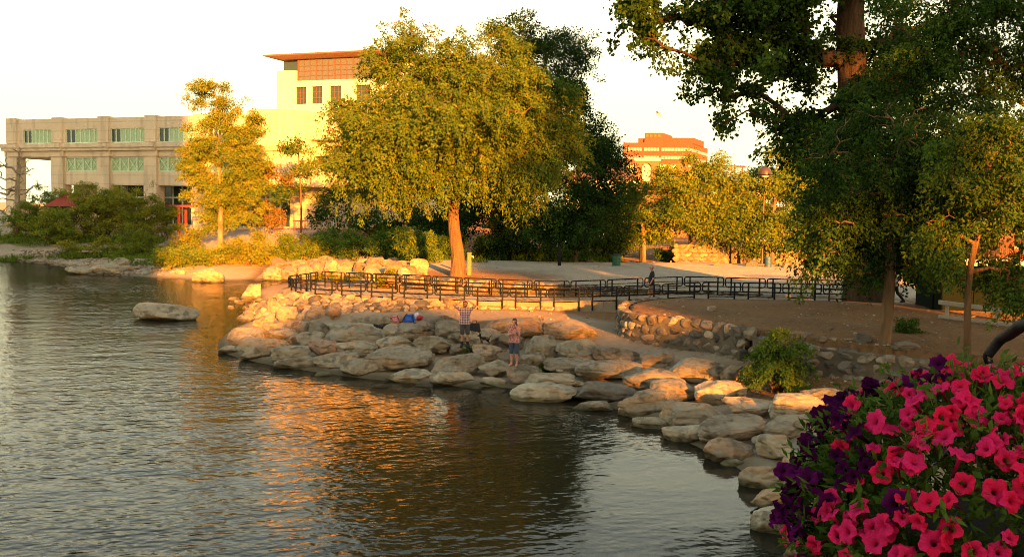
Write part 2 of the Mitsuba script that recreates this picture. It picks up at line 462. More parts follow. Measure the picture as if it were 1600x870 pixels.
def top_at(x, y):
    z = float(H(x, y))
    for m in STANDS:
        lo, hi = m.bounds
        if lo[0] <= x <= hi[0] and lo[1] <= y <= hi[1]:
            tri = m.triangles
            a, b, c = tri[:, 0, :2], tri[:, 1, :2], tri[:, 2, :2]
            den = (b[:, 1] - c[:, 1]) * (a[:, 0] - c[:, 0]) + (c[:, 0] - b[:, 0]) * (a[:, 1] - c[:, 1])
            den = np.where(np.abs(den) < 1e-12, 1e-12, den)
            u = ((b[:, 1] - c[:, 1]) * (x - c[:, 0]) + (c[:, 0] - b[:, 0]) * (y - c[:, 1])) / den
            v = ((c[:, 1] - a[:, 1]) * (x - c[:, 0]) + (a[:, 0] - c[:, 0]) * (y - c[:, 1])) / den
            w = 1 - u - v
            ok = (u >= 0) & (v >= 0) & (w >= 0)
            if ok.any():
                z = max(z, float((u * tri[:, 0, 2] + v * tri[:, 1, 2] + w * tri[:, 2, 2])[ok].max()))
    return z


def top_front(px, py):
    """Walk along the sight line until it meets ground or boulder."""
    d = ray(px, py)
    for t in np.arange(20, 90, 0.06):
        p = CAM + d * t
        if p[2] < top_at(p[0], p[1]):
            return p
    return p


def boulder(x0, x1, y0, y1, tone, label, group=None, seed=0, block=2.8, depth=0.72, name='boulder', category='boulder', yaw=None, sub_=3, parent=None):
    xc = (x0 + x1) / 2
    p = PT(xc, y1)
    s = FOC / p[1]
    w = (x1 - x0) / s * 1.13
    dep = max(w * depth * 0.92, 0.35)
    sin_d = (CAM[2] - p[2]) / np.linalg.norm(CAM - p)
    h = max((y1 - y0) / s - 0.55 * dep * sin_d, 0.24 * w, 0.12) * (1.12 if y1 < 590 else 1.02)
    rng = np.random.default_rng(seed * 7 + int(x0) * 13 + int(y0))
    m = rock_mesh(w, dep, h, seed * 31 + int(x0 + y0 * 3), 2.1 if 'lone pale' in label else block, sub_, 0.07 if 'lone pale' in label else 0.16)
    m.apply_transform(trimesh.transformations.rotation_matrix(rng.uniform(-0.12, 0.12) if yaw is None else yaw, [0, 0, 1]))
    m.apply_translation((p[0], p[1] + dep * 0.40, max(float(H(p[0], p[1] + dep * 0.3, False)), -0.05) * 0.5 + p[2] * 0.5 - 0.05))
    STANDS.append(m)
    return add(name, m, 'm_rock', parent, smooth=True, uv=(tone, rng.uniform()), label=label, cat=category, group=group)


TAN, PALE, BRN, GRY, DRK, PNK = 0.62, 0.78, 0.42, 0.24, 0.08, 0.92
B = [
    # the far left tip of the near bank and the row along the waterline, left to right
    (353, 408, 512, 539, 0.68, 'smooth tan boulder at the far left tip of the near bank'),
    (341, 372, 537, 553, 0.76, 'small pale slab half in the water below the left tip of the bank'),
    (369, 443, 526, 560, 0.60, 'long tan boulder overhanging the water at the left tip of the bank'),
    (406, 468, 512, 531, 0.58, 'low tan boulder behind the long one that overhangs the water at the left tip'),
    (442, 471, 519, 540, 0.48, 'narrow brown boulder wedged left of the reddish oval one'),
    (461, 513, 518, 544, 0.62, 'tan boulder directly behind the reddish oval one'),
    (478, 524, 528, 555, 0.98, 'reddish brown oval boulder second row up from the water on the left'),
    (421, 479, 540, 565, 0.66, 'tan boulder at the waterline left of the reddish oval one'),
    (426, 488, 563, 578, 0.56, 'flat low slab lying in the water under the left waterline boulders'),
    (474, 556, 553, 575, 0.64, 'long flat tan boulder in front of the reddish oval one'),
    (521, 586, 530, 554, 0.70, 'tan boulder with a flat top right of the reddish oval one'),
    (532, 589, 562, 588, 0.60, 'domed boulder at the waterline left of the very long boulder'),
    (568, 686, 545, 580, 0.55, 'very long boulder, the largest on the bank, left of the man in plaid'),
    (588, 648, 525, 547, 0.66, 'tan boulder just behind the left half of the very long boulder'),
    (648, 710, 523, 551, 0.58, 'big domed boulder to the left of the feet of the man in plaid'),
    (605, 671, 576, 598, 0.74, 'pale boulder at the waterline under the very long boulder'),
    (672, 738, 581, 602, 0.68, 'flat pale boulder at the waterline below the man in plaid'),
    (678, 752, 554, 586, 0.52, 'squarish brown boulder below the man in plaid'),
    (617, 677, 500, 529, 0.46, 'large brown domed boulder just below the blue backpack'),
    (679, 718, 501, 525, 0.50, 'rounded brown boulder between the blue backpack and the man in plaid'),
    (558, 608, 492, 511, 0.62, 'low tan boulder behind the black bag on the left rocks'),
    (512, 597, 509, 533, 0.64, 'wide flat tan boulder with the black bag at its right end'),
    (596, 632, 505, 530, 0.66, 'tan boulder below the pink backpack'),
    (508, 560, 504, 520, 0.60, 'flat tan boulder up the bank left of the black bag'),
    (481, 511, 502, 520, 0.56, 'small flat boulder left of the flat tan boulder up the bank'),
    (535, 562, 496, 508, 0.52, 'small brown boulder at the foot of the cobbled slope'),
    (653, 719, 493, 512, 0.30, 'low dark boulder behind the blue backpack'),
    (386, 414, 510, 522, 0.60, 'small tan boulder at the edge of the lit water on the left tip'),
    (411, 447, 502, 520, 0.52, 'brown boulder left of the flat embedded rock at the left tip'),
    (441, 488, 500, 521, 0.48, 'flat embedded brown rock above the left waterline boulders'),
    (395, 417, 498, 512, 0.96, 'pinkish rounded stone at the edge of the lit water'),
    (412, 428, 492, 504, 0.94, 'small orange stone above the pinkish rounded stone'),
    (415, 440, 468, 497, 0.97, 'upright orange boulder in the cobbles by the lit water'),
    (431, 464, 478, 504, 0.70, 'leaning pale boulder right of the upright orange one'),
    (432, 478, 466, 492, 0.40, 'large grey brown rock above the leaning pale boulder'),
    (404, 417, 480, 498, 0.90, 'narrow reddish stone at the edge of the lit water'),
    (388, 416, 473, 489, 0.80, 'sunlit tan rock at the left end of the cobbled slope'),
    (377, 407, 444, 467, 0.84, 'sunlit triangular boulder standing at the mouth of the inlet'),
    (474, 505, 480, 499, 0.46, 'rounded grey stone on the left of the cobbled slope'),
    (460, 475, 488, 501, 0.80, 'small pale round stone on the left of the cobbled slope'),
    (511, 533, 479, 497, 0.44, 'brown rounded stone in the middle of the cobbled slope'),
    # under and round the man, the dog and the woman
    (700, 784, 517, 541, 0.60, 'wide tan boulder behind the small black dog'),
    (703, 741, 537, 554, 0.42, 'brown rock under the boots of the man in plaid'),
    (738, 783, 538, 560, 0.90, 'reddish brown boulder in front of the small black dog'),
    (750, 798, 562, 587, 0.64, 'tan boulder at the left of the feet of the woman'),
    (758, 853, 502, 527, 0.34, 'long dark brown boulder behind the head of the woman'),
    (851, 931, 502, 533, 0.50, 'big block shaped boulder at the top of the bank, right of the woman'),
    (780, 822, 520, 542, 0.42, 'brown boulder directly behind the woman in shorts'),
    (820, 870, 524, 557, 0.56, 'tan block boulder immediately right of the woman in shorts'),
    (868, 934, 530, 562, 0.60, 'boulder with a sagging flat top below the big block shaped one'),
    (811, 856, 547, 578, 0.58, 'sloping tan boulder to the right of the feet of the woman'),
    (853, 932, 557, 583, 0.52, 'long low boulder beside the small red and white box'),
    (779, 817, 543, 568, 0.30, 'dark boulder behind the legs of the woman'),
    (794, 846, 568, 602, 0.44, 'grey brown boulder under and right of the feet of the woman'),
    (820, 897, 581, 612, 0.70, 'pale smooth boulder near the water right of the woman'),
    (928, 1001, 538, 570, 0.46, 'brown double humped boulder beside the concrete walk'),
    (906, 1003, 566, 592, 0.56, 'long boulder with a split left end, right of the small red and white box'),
    (894, 993, 590, 631, 0.20, 'large dark grey boulder by the water at the middle of the bank'),
    (996, 1051, 547, 575, 0.44, 'flat brown boulder next to the lower end of the concrete walk'),
    (980, 1066, 571, 607, 0.50, 'big rounded boulder with sun on its right shoulder'),
    (801, 903, 606, 628, 0.76, 'pale flat slab along the waterline below the pale smooth boulder'),
    (749, 790, 586, 603, 0.74, 'pale flat slab along the waterline below the woman'),
    (894, 957, 621, 643, 0.62, 'low brown boulder at the waterline below the large dark grey one'),
    (1046, 1133, 555, 594, 0.58, 'long boulder with a sunlit undercut edge left of the bush'),
    (969, 1056, 608, 650, 0.56, 'large block boulder at the waterline below the dark grey one'),
    (1023, 1095, 589, 622, 0.52, 'brown sloping boulder below the sunlit undercut one'),
    (1091, 1163, 591, 627, 0.86, 'brightly sunlit orange boulder below the bush'),
    (1040, 1133, 619, 662, 0.58, 'grey tan boulder above the small waterline slab on the right'),
    (992, 1060, 648, 670, 0.66, 'small flat slab at the waterline on the right'),
    (1042, 1111, 659, 691, 0.74, 'pale domed boulder in the water edge on the right'),
    (1099, 1204, 643, 687, 0.48, 'big brown flat topped boulder above the pale domed one'),
    (1137, 1223, 616, 648, 0.84, 'long orange sunlit boulder below and left of the flowers'),
    (1213, 1291, 612, 654, 0.72, 'sunlit boulder just left of the dark purple flowers'),
    (1197, 1273, 641, 679, 0.54, 'brown boulder below the sunlit one left of the purple flowers'),
    (1110, 1184, 680, 722, 0.46, 'grey rounded boulder at the water edge right of the pale domed one'),
    (1129, 1164, 713, 728, 0.78, 'small pale stone in the water below the grey rounded boulder'),
    (1156, 1228, 718, 762, 0.66, 'jagged tan rock at the water edge left of the flowers'),
    (1188, 1242, 672, 716, 0.70, 'pale smooth boulder behind the jagged tan rock'),
    (1181, 1246, 753, 797, 0.62, 'angular tan rock below the jagged tan rock'),
    (1183, 1274, 781, 838, 0.68, 'large pale wedge rock at the lower right water edge'),
    (1232, 1308, 826, 880, 0.60, 'rough rock at the bottom edge of the photo under the flowers'),
    (1264, 1320, 601, 624, 0.62, 'grey slab in the dead leaves right of the bush'),
    (1127, 1168, 568, 594, 0.64, 'flat pale rock at the left foot of the bush'),
    (1230, 1296, 700, 742, 0.60, 'tan boulder partly behind the left side of the flowers'),
    (1270, 1350, 660, 704, 0.55, 'brown boulder behind the flowers beside the bank'),
    # in the river and on the far gravel spit
    (202, 299, 470, 502, 0.80, 'lone pale boulder standing in the river on the left'),
    (298, 345, 417, 442, 0.78, 'domed boulder at the far water edge right of the gravel spit'),
    (169, 199, 401, 418, 0.70, 'round boulder on the gravel spit of the far bank'),
    (128, 184, 411, 428, 0.72, 'flat pale slab at the water edge of the gravel spit'),
    (98, 140, 418, 429, 0.70, 'low slab at the left tip of the gravel spit'),
    (176, 204, 414, 424, 0.66, 'short slab in front of the round boulder on the spit'),
    (204, 234, 404, 415, 0.74, 'pale flat stone right of the round boulder on the spit'),
    (228, 250, 407, 415, 0.62, 'small flat stone beside the low green clump on the spit'),
    (273, 288, 420, 429, 0.68, 'small stone left of the domed boulder at the far water edge'),
    (640, 668, 405, 432, 0.86, 'large upright sunlit boulder at the left of the big leaning trunk'),
    (622, 642, 416, 434, 0.80, 'sunlit boulder at the end of the far rubble row near the leaning trunk'),
]
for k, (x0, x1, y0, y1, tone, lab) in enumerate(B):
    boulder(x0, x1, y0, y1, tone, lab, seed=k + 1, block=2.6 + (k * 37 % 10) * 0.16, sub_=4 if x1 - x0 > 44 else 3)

rng = np.random.default_rng(11)
# stones in the shallows at the mouth of the inlet
for (x, y, w) in [(364, 468, 14), (372, 473, 16), (360, 481, 12), (384, 470, 16), (392, 479, 14), (398, 489, 14), (404, 470, 14), (383, 482, 11)]:
    boulder(x - w / 2, x + w / 2, y - 5, y + 2, rng.uniform(0.6, 0.9), 'small flat stone in the shallows at the mouth of the inlet', 'small stones in the shallows by the inlet', seed=int(x), name='river_stone', category='stone', sub_=2)
ORD = ['first', 'second', 'third', 'fourth', 'fifth', 'sixth', 'seventh', 'eighth', 'ninth', 'tenth', 'eleventh']
# rubble row of the far bank behind the railing
for row, (yb, n, w0, w1, h0) in enumerate([(438, 9, 22, 34, 20), (430, 10, 20, 34, 19), (421, 11, 18, 30, 16), (413, 11, 16, 26, 13)]):
    xs = np.linspace(420 + 6 * row, 642 - 8 * row, n) + rng.uniform(-5, 5, n)
    for k, x in enumerate(xs):
        w = rng.uniform(w0, w1)
        yb_ = yb + rng.uniform(-2, 2)
        boulder(x - w / 2, x + w / 2, yb_ - h0 * rng.uniform(0.8, 1.2), yb_, rng.uniform(0.30, 0.72), ORD[k] + ' boulder from the left in the ' + ('lowest', 'second', 'third', 'top')[row] + ' row of the far bank rubble', 'boulders of the far rubble row', seed=int(x * 3 + row), name='far_boulder', sub_=3, depth=0.8)
# filling stones between the placed boulders
FILL = [(505, 588, 26, 9, 'small stone at the waterline left of the domed waterline boulder'), (530, 600, 24, 6, 'low stone just breaking the water in front of the domed waterline boulder'), (595, 606, 30, 8, 'small pale stone at the waterline left of the pale boulder under the very long one'),
        (660, 605, 28, 8, 'small stone at the waterline between two pale boulders below the man in plaid'), (735, 607, 36, 9, 'flat stone at the waterline straight below the man in plaid'), (905, 602, 18, 10, 'small stone between the pale smooth boulder and the large dark grey one'),
        (868, 616, 24, 8, 'small stone on the pale flat waterline slab'), (1080, 613, 22, 10, 'small stone left of the brightly sunlit orange boulder'), (1160, 660, 26, 12, 'small stone behind the big brown flat topped boulder'), (1190, 692, 26, 14, 'stone below the right end of the big brown flat topped boulder'),
        (1215, 744, 30, 14, 'stone between the jagged tan rock and the flowers'), (1212, 807, 30, 14, 'stone between the angular tan rock and the large pale wedge rock'), (1250, 768, 36, 18, 'stone just left of the lowest dark purple flowers'), (1150, 702, 18, 9, 'small stone on the grey rounded boulder at the water edge'),
        (690, 549, 16, 8, 'small stone beside the boots of the man in plaid')]
for (x, y, w, h, lab) in FILL:
    boulder(x - w / 2, x + w / 2, y - h, y, rng.uniform(0.35, 0.8), lab, seed=int(x * 2), name='wedge_stone', category='stone', sub_=2)


# ------------------------------------------------------------------ masonry: walls of separate stones
STONE = []
for k in range(14):
    m = rock_mesh(1, 1, 1, 900 + k, 3.4, 2, 0.10)
    m.apply_translation((0, 0, -0.5 + 0.14))
    v = m.vertices
    v = (v - (v.max(0) + v.min(0)) / 2) / (v.max(0) - v.min(0))
    STONE.append(trimesh.Trimesh(v, m.faces, process=False))
STONE_PLY = {}


def stone_ply(k, tone):
    t = round(float(tone) * 8) / 8
    if (k, t) not in STONE_PLY:
        STONE_PLY[(k, t)] = mikit.ply(STONE[k], 'm_rock', smooth=True, uv=np.tile([t, k / 14], (len(STONE[k].vertices), 1)))
    return STONE_PLY[(k, t)]


def wall(key, line, zb, zt, rows, sw, tones, seed, depth=0.34, cap=None, s0=0.0, s1=None, side=1, flat=1.0):
    """Stones laid in rows along the line; zb(s), zt(s) the foot and top heights at s metres from its start; side: which side of the line is the face."""
    rng = np.random.default_rng(seed)
    p = densify(line, 0.1)
    seg = np.r_[0, np.cumsum(np.linalg.norm(np.diff(p[:, :2], axis=0), axis=1))]
    s1 = seg[-1] if s1 is None else s1

    def at(s):
        q = np.array([np.interp(s, seg, p[:, 0]), np.interp(s, seg, p[:, 1])])
        e = np.array([np.interp(s + 0.15, seg, p[:, 0]) - np.interp(s - 0.15, seg, p[:, 0]), np.interp(s + 0.15, seg, p[:, 1]) - np.interp(s - 0.15, seg, p[:, 1])])
        return q, e / (np.linalg.norm(e) + 1e-9)

    # mortar behind the stones
    ss = np.arange(s0, s1, 0.3)
    pv, pf = [], []
    for i, s in enumerate(ss):
        q, e = at(s)
        nn = np.array([e[1], -e[0]]) * side
        for d, z in ((0.02, zb(s) - 0.25), (0.02, zt(s) - 0.03), (-0.40, zt(s) - 0.03)):
            pv.append([q[0] + nn[0] * d, q[1] + nn[1] * d, z])
        if i:
            o = 3 * i
            for c in (0, 1):
                pf += [[o + c - 3, o + c, o + c + 1], [o + c - 3, o + c + 1, o + c - 2]]
    add('mortar', trimesh.Trimesh(np.array(pv), np.array(pf), process=False), 'm_mortar', key)
    for r in range(rows):
        s = s0 - rng.uniform(0, 0.3)
        while s < s1:
            q, e = at(min(max(s, s0), s1))
            hgt = (zt(s) - zb(s)) / rows
            w = rng.uniform(*sw) * (0.8 + 0.4 * rng.random())
            big = rng.uniform(0.82, 1.18)
            c = s + w / 2
            if s0 < c < s1:
                q, e = at(c)
                nn = np.array([e[1], -e[0]]) * side
                z = zb(c) + hgt * (r + 0.5) + rng.uniform(-0.08, 0.08) * hgt
                d = depth * rng.uniform(0.85, 1.15)
                pr = 0.09 - d / 2 + rng.uniform(-0.03, 0.05)
                hz = hgt * 1.02 * big
                roll = rng.uniform(-0.22, 0.22)
                ax = np.array([e[0], e[1], 0]) * math.cos(roll) + np.array([0, 0, 1]) * math.sin(roll)
                az = -np.array([e[0], e[1], 0]) * math.sin(roll) + np.array([0, 0, 1]) * math.cos(roll)
                ay = np.cross(az, ax)
                M = np.eye(4)
                M[:3, 0], M[:3, 1], M[:3, 2] = ax * w * 1.10, ay * d, az * hz * flat * 1.12
                M[:3, 3] = [q[0] + nn[0] * pr, q[1] + nn[1] * pr, z]
                reuse('stone', stone_ply(rng.integers(14), rng.choice(tones)), M, key)
            s += w


def mortar_col(p, n, uv):
    return mi.Color3f(0.11, 0.088, 0.062) * (0.6 + 0.8 * fbm(p.x * 4, p.y * 4, p.z * 4, 3))


textured('m_mortar', mortar_col, 0.95, spec=0.1)


def line_s(line):
    p = densify(line, 0.1)
    return p, np.r_[0, np.cumsum(np.linalg.norm(np.diff(p[:, :2], axis=0), axis=1))]


def sub_line(line, a, b):
    """The run of the line from the point nearest to a to the point nearest to b."""
    p = densify(line, 0.1)
    i, j = (int(np.argmin(np.hypot(p[:, 0] - q[0], p[:, 1] - q[1]))) for q in (a, b))
    return p[i:j + 1] if i < j else p[j:i + 1][::-1]


def zfun(line, fn):
    p, s = line_s(line)
    z = fn(p)
    return lambda t: float(np.interp(t, s, z))


# the tall dark retaining wall of the earth mound, and its lower run right of the bush
ml = sub_line(MOUND, (7.0, 45.6), (8.1, 33.2))
w1 = thing('retaining_wall', 'rounded fieldstone wall with dark stones holding up the earth mound left of the bush', 'stone wall')
wall(w1, ml, zfun(ml, lambda p: H(p[:, 0] - 0.7, p[:, 1] - 0.5, False) - 0.12), zfun(ml, lambda p: 2.16 + 0 * p[:, 0]), 4, (0.34, 0.62), [0.05, 0.12, 0.12, 0.25, 0.38, 0.5, 0.62, 0.9], 5, 0.40, side=1)
ml2 = sub_line(MOUND, (8.2, 33.0), (17.0, 25.4))
w2 = thing('retaining_wall', 'low wall of broad flat stones holding the slope behind and right of the bush', 'stone wall')
wall(w2, ml2, zfun(ml2, lambda p: H(p[:, 0] - 0.7, p[:, 1] - 0.6, False) - 0.12), zfun(ml2, lambda p: 1.95 + 0 * p[:, 0]), 3, (0.45, 0.8), [0.12, 0.25, 0.38, 0.5], 6, 0.40, side=1)
# the stone wall under the plaza, behind the far railing
fl = sub_line(FARWALL, (-8.0, 58.2), (13.0, 50.0))
w3 = thing('plaza_wall', 'sunlit rubble stone wall under the plaza behind the far railing', 'stone wall')
wall(w3, fl, zfun(fl, lambda p: ramp_z(p[:, 0], p[:, 1]) - 0.05), zfun(fl, lambda p: 2.02 + 0.012 * (p[:, 1] - 55) + 0.06 + 0 * p[:, 0]), 2, (0.4, 0.75), [0.12, 0.38, 0.5, 0.62, 0.75, 0.9], 7, 0.36, side=1)
# the concrete kerb wall of the ramp and the cobbles below it
kl = sub_line(KERB, (-12.2, 55.0), (7.0, 47.8))
kp = densify(kl, 0.25)
kt = np.gradient(kp, axis=0)
kt /= np.linalg.norm(kt, axis=1, keepdims=True)
kn = np.stack([kt[:, 1], -kt[:, 0]], 1)
kz = np.array([float(ramp_z(a, b)) for a, b in kp])
kerb = thing('kerb_wall', 'long pale concrete kerb wall along the near edge of the ramp', 'kerb')
L = np.r_[0, np.cumsum(np.linalg.norm(np.diff(kp, axis=0), axis=1))]
blocks = max(1, int(L[-1] / 2.4))
for i in range(blocks):
    ss = np.linspace(L[-1] * i / blocks + 0.006, L[-1] * (i + 1) / blocks - 0.006, 6)
    q = np.stack([np.interp(ss, L, kp[:, 0]), np.interp(ss, L, kp[:, 1])], 1)
    nn = np.stack([np.interp(ss, L, kn[:, 0]), np.interp(ss, L, kn[:, 1])], 1)
    zz = np.interp(ss, L, kz)
    prof = [(0.16, -0.55), (0.16, 0.225), (0.135, 0.25), (-0.135, 0.25), (-0.16, 0.225), (-0.16, -0.3)]
    v = np.concatenate([[[*(q[k] + nn[k] * d), zz[k] + z] for d, z in prof] for k in range(len(ss))])
    n = len(prof)
    f = []
    for k in range(len(ss) - 1):
        for c in range(n):
            a, b = k * n + c, k * n + (c + 1) % n
            f += [[a, b, b + n], [a, b + n, a + n]]
    e = (len(ss) - 1) * n
    for c in range(1, n - 1):
        f += [[0, c + 1, c], [e, e + c, e + c + 1]]
    add('block', trimesh.Trimesh(v, np.array(f), process=True), 'm_concrete', kerb)
kl2 = sub_line(KERB, (-3.4, 48.8), (2.6, 48.4)) - [0, 0.2]
w4 = thing('cobble_edging', 'row of rounded cobbles set under the concrete kerb behind the man in plaid', 'stone edging')
wall(w4, kl2, zfun(kl2, lambda p: H(p[:, 0], p[:, 1] - 0.6, False) - 0.10), zfun(kl2, lambda p: ramp_z(p[:, 0], p[:, 1]) + 0.02), 1, (0.36, 0.62), [0.5, 0.62, 0.75, 0.9], 8, 0.4, side=1)
# cobbles set in the concrete slope left of the path
cs = thing('cobbled_slope', 'slope of cobbles set in concrete below the left railing', 'stone slope')
sl = sub_line(KERB, (-12.2, 54.8), (-2.6, 48.7))
sp, sseg = line_s(sl)
st = np.gradient(sp, axis=0)
st /= np.linalg.norm(st, axis=1, keepdims=True) + 1e-9
sn = np.stack([st[:, 1], -st[:, 0]], 1)
U_ = [0.2, 1.0, 1.9, 2.9]
pv, pf = [], []
for i in range(0, len(sp), 3):
    wdt = 0.5 + 2.4 * smoothstep(0, 3.5, (sseg[-1] - sseg[i]))
    for u in U_:
        q = sp[i] + sn[i] * (0.12 + u / 2.9 * wdt)
        z = (ramp_z(*sp[i]) + 0.10) * (1 - u / 2.9) + (float(H(*q, False)) - 0.02) * (u / 2.9)
        pv.append([*q, z + 0.05 * math.sin(math.pi * u / 2.9)])
pv = np.array(pv)
n = len(U_)
rowsn = len(pv) // n
for i in range(rowsn - 1):
    for c in range(n - 1):
        a = i * n + c
        pf += [[a, a + 1, a + n + 1], [a, a + n + 1, a + n]]
slope_mesh = trimesh.Trimesh(pv, np.array(pf), process=False)
if slope_mesh.face_normals[:, 2].mean() < 0:
    slope_mesh.invert()
add('concrete_bed', slope_mesh, 'm_mortar', cs, smooth=True)
rng = np.random.default_rng(21)
used = []
for _ in range(3000):
    fi = rng.integers(len(slope_mesh.faces))
    b = rng.dirichlet([1, 1, 1])
    c = (slope_mesh.triangles[fi] * b[:, None]).sum(0)
    r = rng.uniform(0.12, 0.34) * (1.0 + 0.5 * smoothstep(-7, -11, c[0]))
    if any((c[0] - o[0]) ** 2 + (c[1] - o[1]) ** 2 < (0.78 * (r + o[2])) ** 2 for o in used):
        continue
    used.append((c[0], c[1], r))
    a = rng.uniform(0, math.pi)
    M = trimesh.transformations.rotation_matrix(a, [0, 0, 1])
    N = slope_mesh.face_normals[fi]
    tilt = trimesh.geometry.align_vectors([0, 0, 1], N)
    S = np.diag([2 * r * rng.uniform(0.85, 1.25), 2 * r * rng.uniform(0.7, 1.0), 2 * r * 0.62, 1])
    M = tilt @ M @ S
    M[:3, 3] = c + N * r * 0.05
    reuse('cobble', stone_ply(rng.integers(14), rng.choice([0.12, 0.25, 0.38, 0.5, 0.5, 0.62, 0.75, 0.9])), M, cs)
    if len(used) > 280:
        break
# pebbles lying about on the mound, the path and the plaza
pb = []
rng = np.random.default_rng(15)
for (cx, cy, sx, sy, n) in [(11, 36, 4.0, 4.0, 260), (9.5, 30.2, 1.8, 0.8, 90), (2.5, 43.0, 2.0, 3.0, 110), (-2.0, 46.3, 4.0, 0.8, 80), (5.0, 35.5, 1.2, 1.0, 70), (5, 62, 10, 6, 120)]:
    for _ in range(n):
        x, y = rng.normal(cx, sx), rng.normal(cy, sy)
        m = STONE[rng.integers(14)].copy()
        r = rng.choice([0.03, 0.05, 0.08, 0.13], p=[0.4, 0.35, 0.18, 0.07])
        m.apply_scale([r * rng.uniform(0.9, 1.6), r, r * 0.7])
        m.apply_transform(trimesh.transformations.rotation_matrix(rng.uniform(0, 3.1), [0, 0, 1]))
        m.apply_translation((x, y, float(H(x, y)) + 0.1 * r))
        pb.append((m, rng.uniform(0.3, 0.85)))
add('pebbles', cat([g for g, _ in pb]), 'm_rock', smooth=True, uv=np.concatenate([np.tile([t, t], (len(g.vertices), 1)) for g, t in pb]), label='small pebbles strewn over the earth mound, the path and the plaza', cat='pebbles', kind='stuff')
# gravel on the far spit, one mass
gs = []
rng = np.random.default_rng(5)
for _ in range(2600):
    px, py = rng.uniform(0, 300), rng.uniform(385, 430)
    p = PT(px, py)
    if float(-signed(_tree, WATER, p[0], p[1])) < -0.4 or p[1] > 108:
        continue
    m = STONE[rng.integers(14)].copy()
    r = rng.choice([0.15, 0.22, 0.3, 0.5], p=[0.4, 0.35, 0.18, 0.07])
    m.apply_scale([r * rng.uniform(0.8, 1.6), r, r * 0.6])
    m.apply_transform(trimesh.transformations.rotation_matrix(rng.uniform(0, 3.1), [0, 0, 1]))
    m.apply_translation((p[0], p[1], p[2] + 0.02))
    gs.append((m, rng.uniform(0.4, 0.85)))
    if len(gs) > 1100:
        break
gm = cat([g for g, _ in gs])
guv_ = np.concatenate([np.tile([t, t], (len(g.vertices), 1)) for g, t in gs])
add('shore_gravel', gm, 'm_rock', smooth=True, uv=guv_, label='loose grey brown stones of the gravel spit on the far left bank', cat='gravel', kind='stuff')
# ------------------------------------------------------------------ foliage
def leaves_mesh(P, A, N, L, W, tone, bright, fold=0.25):
    """Folded rhombic leaves at P, along A, facing N (n x 3 each), L long and W wide."""
    n = len(P)
    A = A / (np.linalg.norm(A, axis=1, keepdims=True) + 1e-9)
    S = np.cross(A, N)
    S /= np.linalg.norm(S, axis=1, keepdims=True) + 1e-9
    Nn = np.cross(S, A)
    L, W = np.broadcast_to(L, (n,))[:, None], np.broadcast_to(W, (n,))[:, None]
    v = np.stack([P, P + A * L * 0.45 + S * W * 0.5 - Nn * W * fold, P + A * L - Nn * L * 0.12, P + A * L * 0.45 - S * W * 0.5 - Nn * W * fold], 1).reshape(-1, 3)
    k = np.arange(n)[:, None] * 4
    f = np.concatenate([k + [0, 1, 2], k + [0, 2, 3]], 0)
    uv = np.repeat(np.stack([np.clip(tone, 0, 1), np.clip(bright, 0, 1)], 1), 4, 0)
    return (v, f), uv


def add_leaves(parts, key, name='crown', kind=None):
    v = np.concatenate([m[0] for m, _ in parts])
    off = np.cumsum([0] + [len(m[0]) for m, _ in parts])[:-1]
    f = np.concatenate([m[1] + o for (m, _), o in zip(parts, off)])
    uv = np.concatenate([u for _, u in parts])
    return add(name, (v, f), 'm_leaf', key, smooth=False, uv=uv, kind=kind)


def sprays(rng, C, D, n, length, spread, droop, leaf, tone, tvar, bright=0.5, aspect=0.5, ctone=0.10):
    """Leafy sprays: n leaves each along a drooping twig from C in direction D."""
    m = len(C)
    D = D / (np.linalg.norm(D, axis=1, keepdims=True) + 1e-9)
    t = rng.random((m, n)) ** 0.8
    len_ = length * rng.uniform(0.6, 1.4, m)
    ax = C[:, None] + D[:, None] * (t * len_[:, None])[..., None]
    ax[..., 2] -= droop * (t ** 2) * len_[:, None]
    P = ax + rng.normal(size=(m, n, 3)) * (spread * (0.4 + 0.8 * np.sin(np.pi * np.clip(t, 0, 1))))[..., None] * np.array([1, 1, 0.75])
    A = D[:, None] * 0.8 + rng.normal(size=(m, n, 3)) * 0.8 + np.array([0, 0, -0.35 - droop * 0.5])
    Ns = D * 0.55 + np.array([0, 0, 0.55]) + rng.normal(size=(m, 3)) * 0.55
    N = rng.normal(size=(m, n, 3)) * 0.5 + Ns[:, None]
    tt = tone + (rng.normal(size=m) * ctone)[:, None] + rng.normal(size=(m, n)) * tvar
    bb = bright + (rng.normal(size=m) * 0.13)[:, None] + rng.normal(size=(m, n)) * 0.13
    sz = leaf * rng.uniform(0.5, 1.4, m * n)
    return leaves_mesh(P.reshape(-1, 3), A.reshape(-1, 3), N.reshape(-1, 3), sz, sz * aspect, tt.ravel(), bb.ravel())


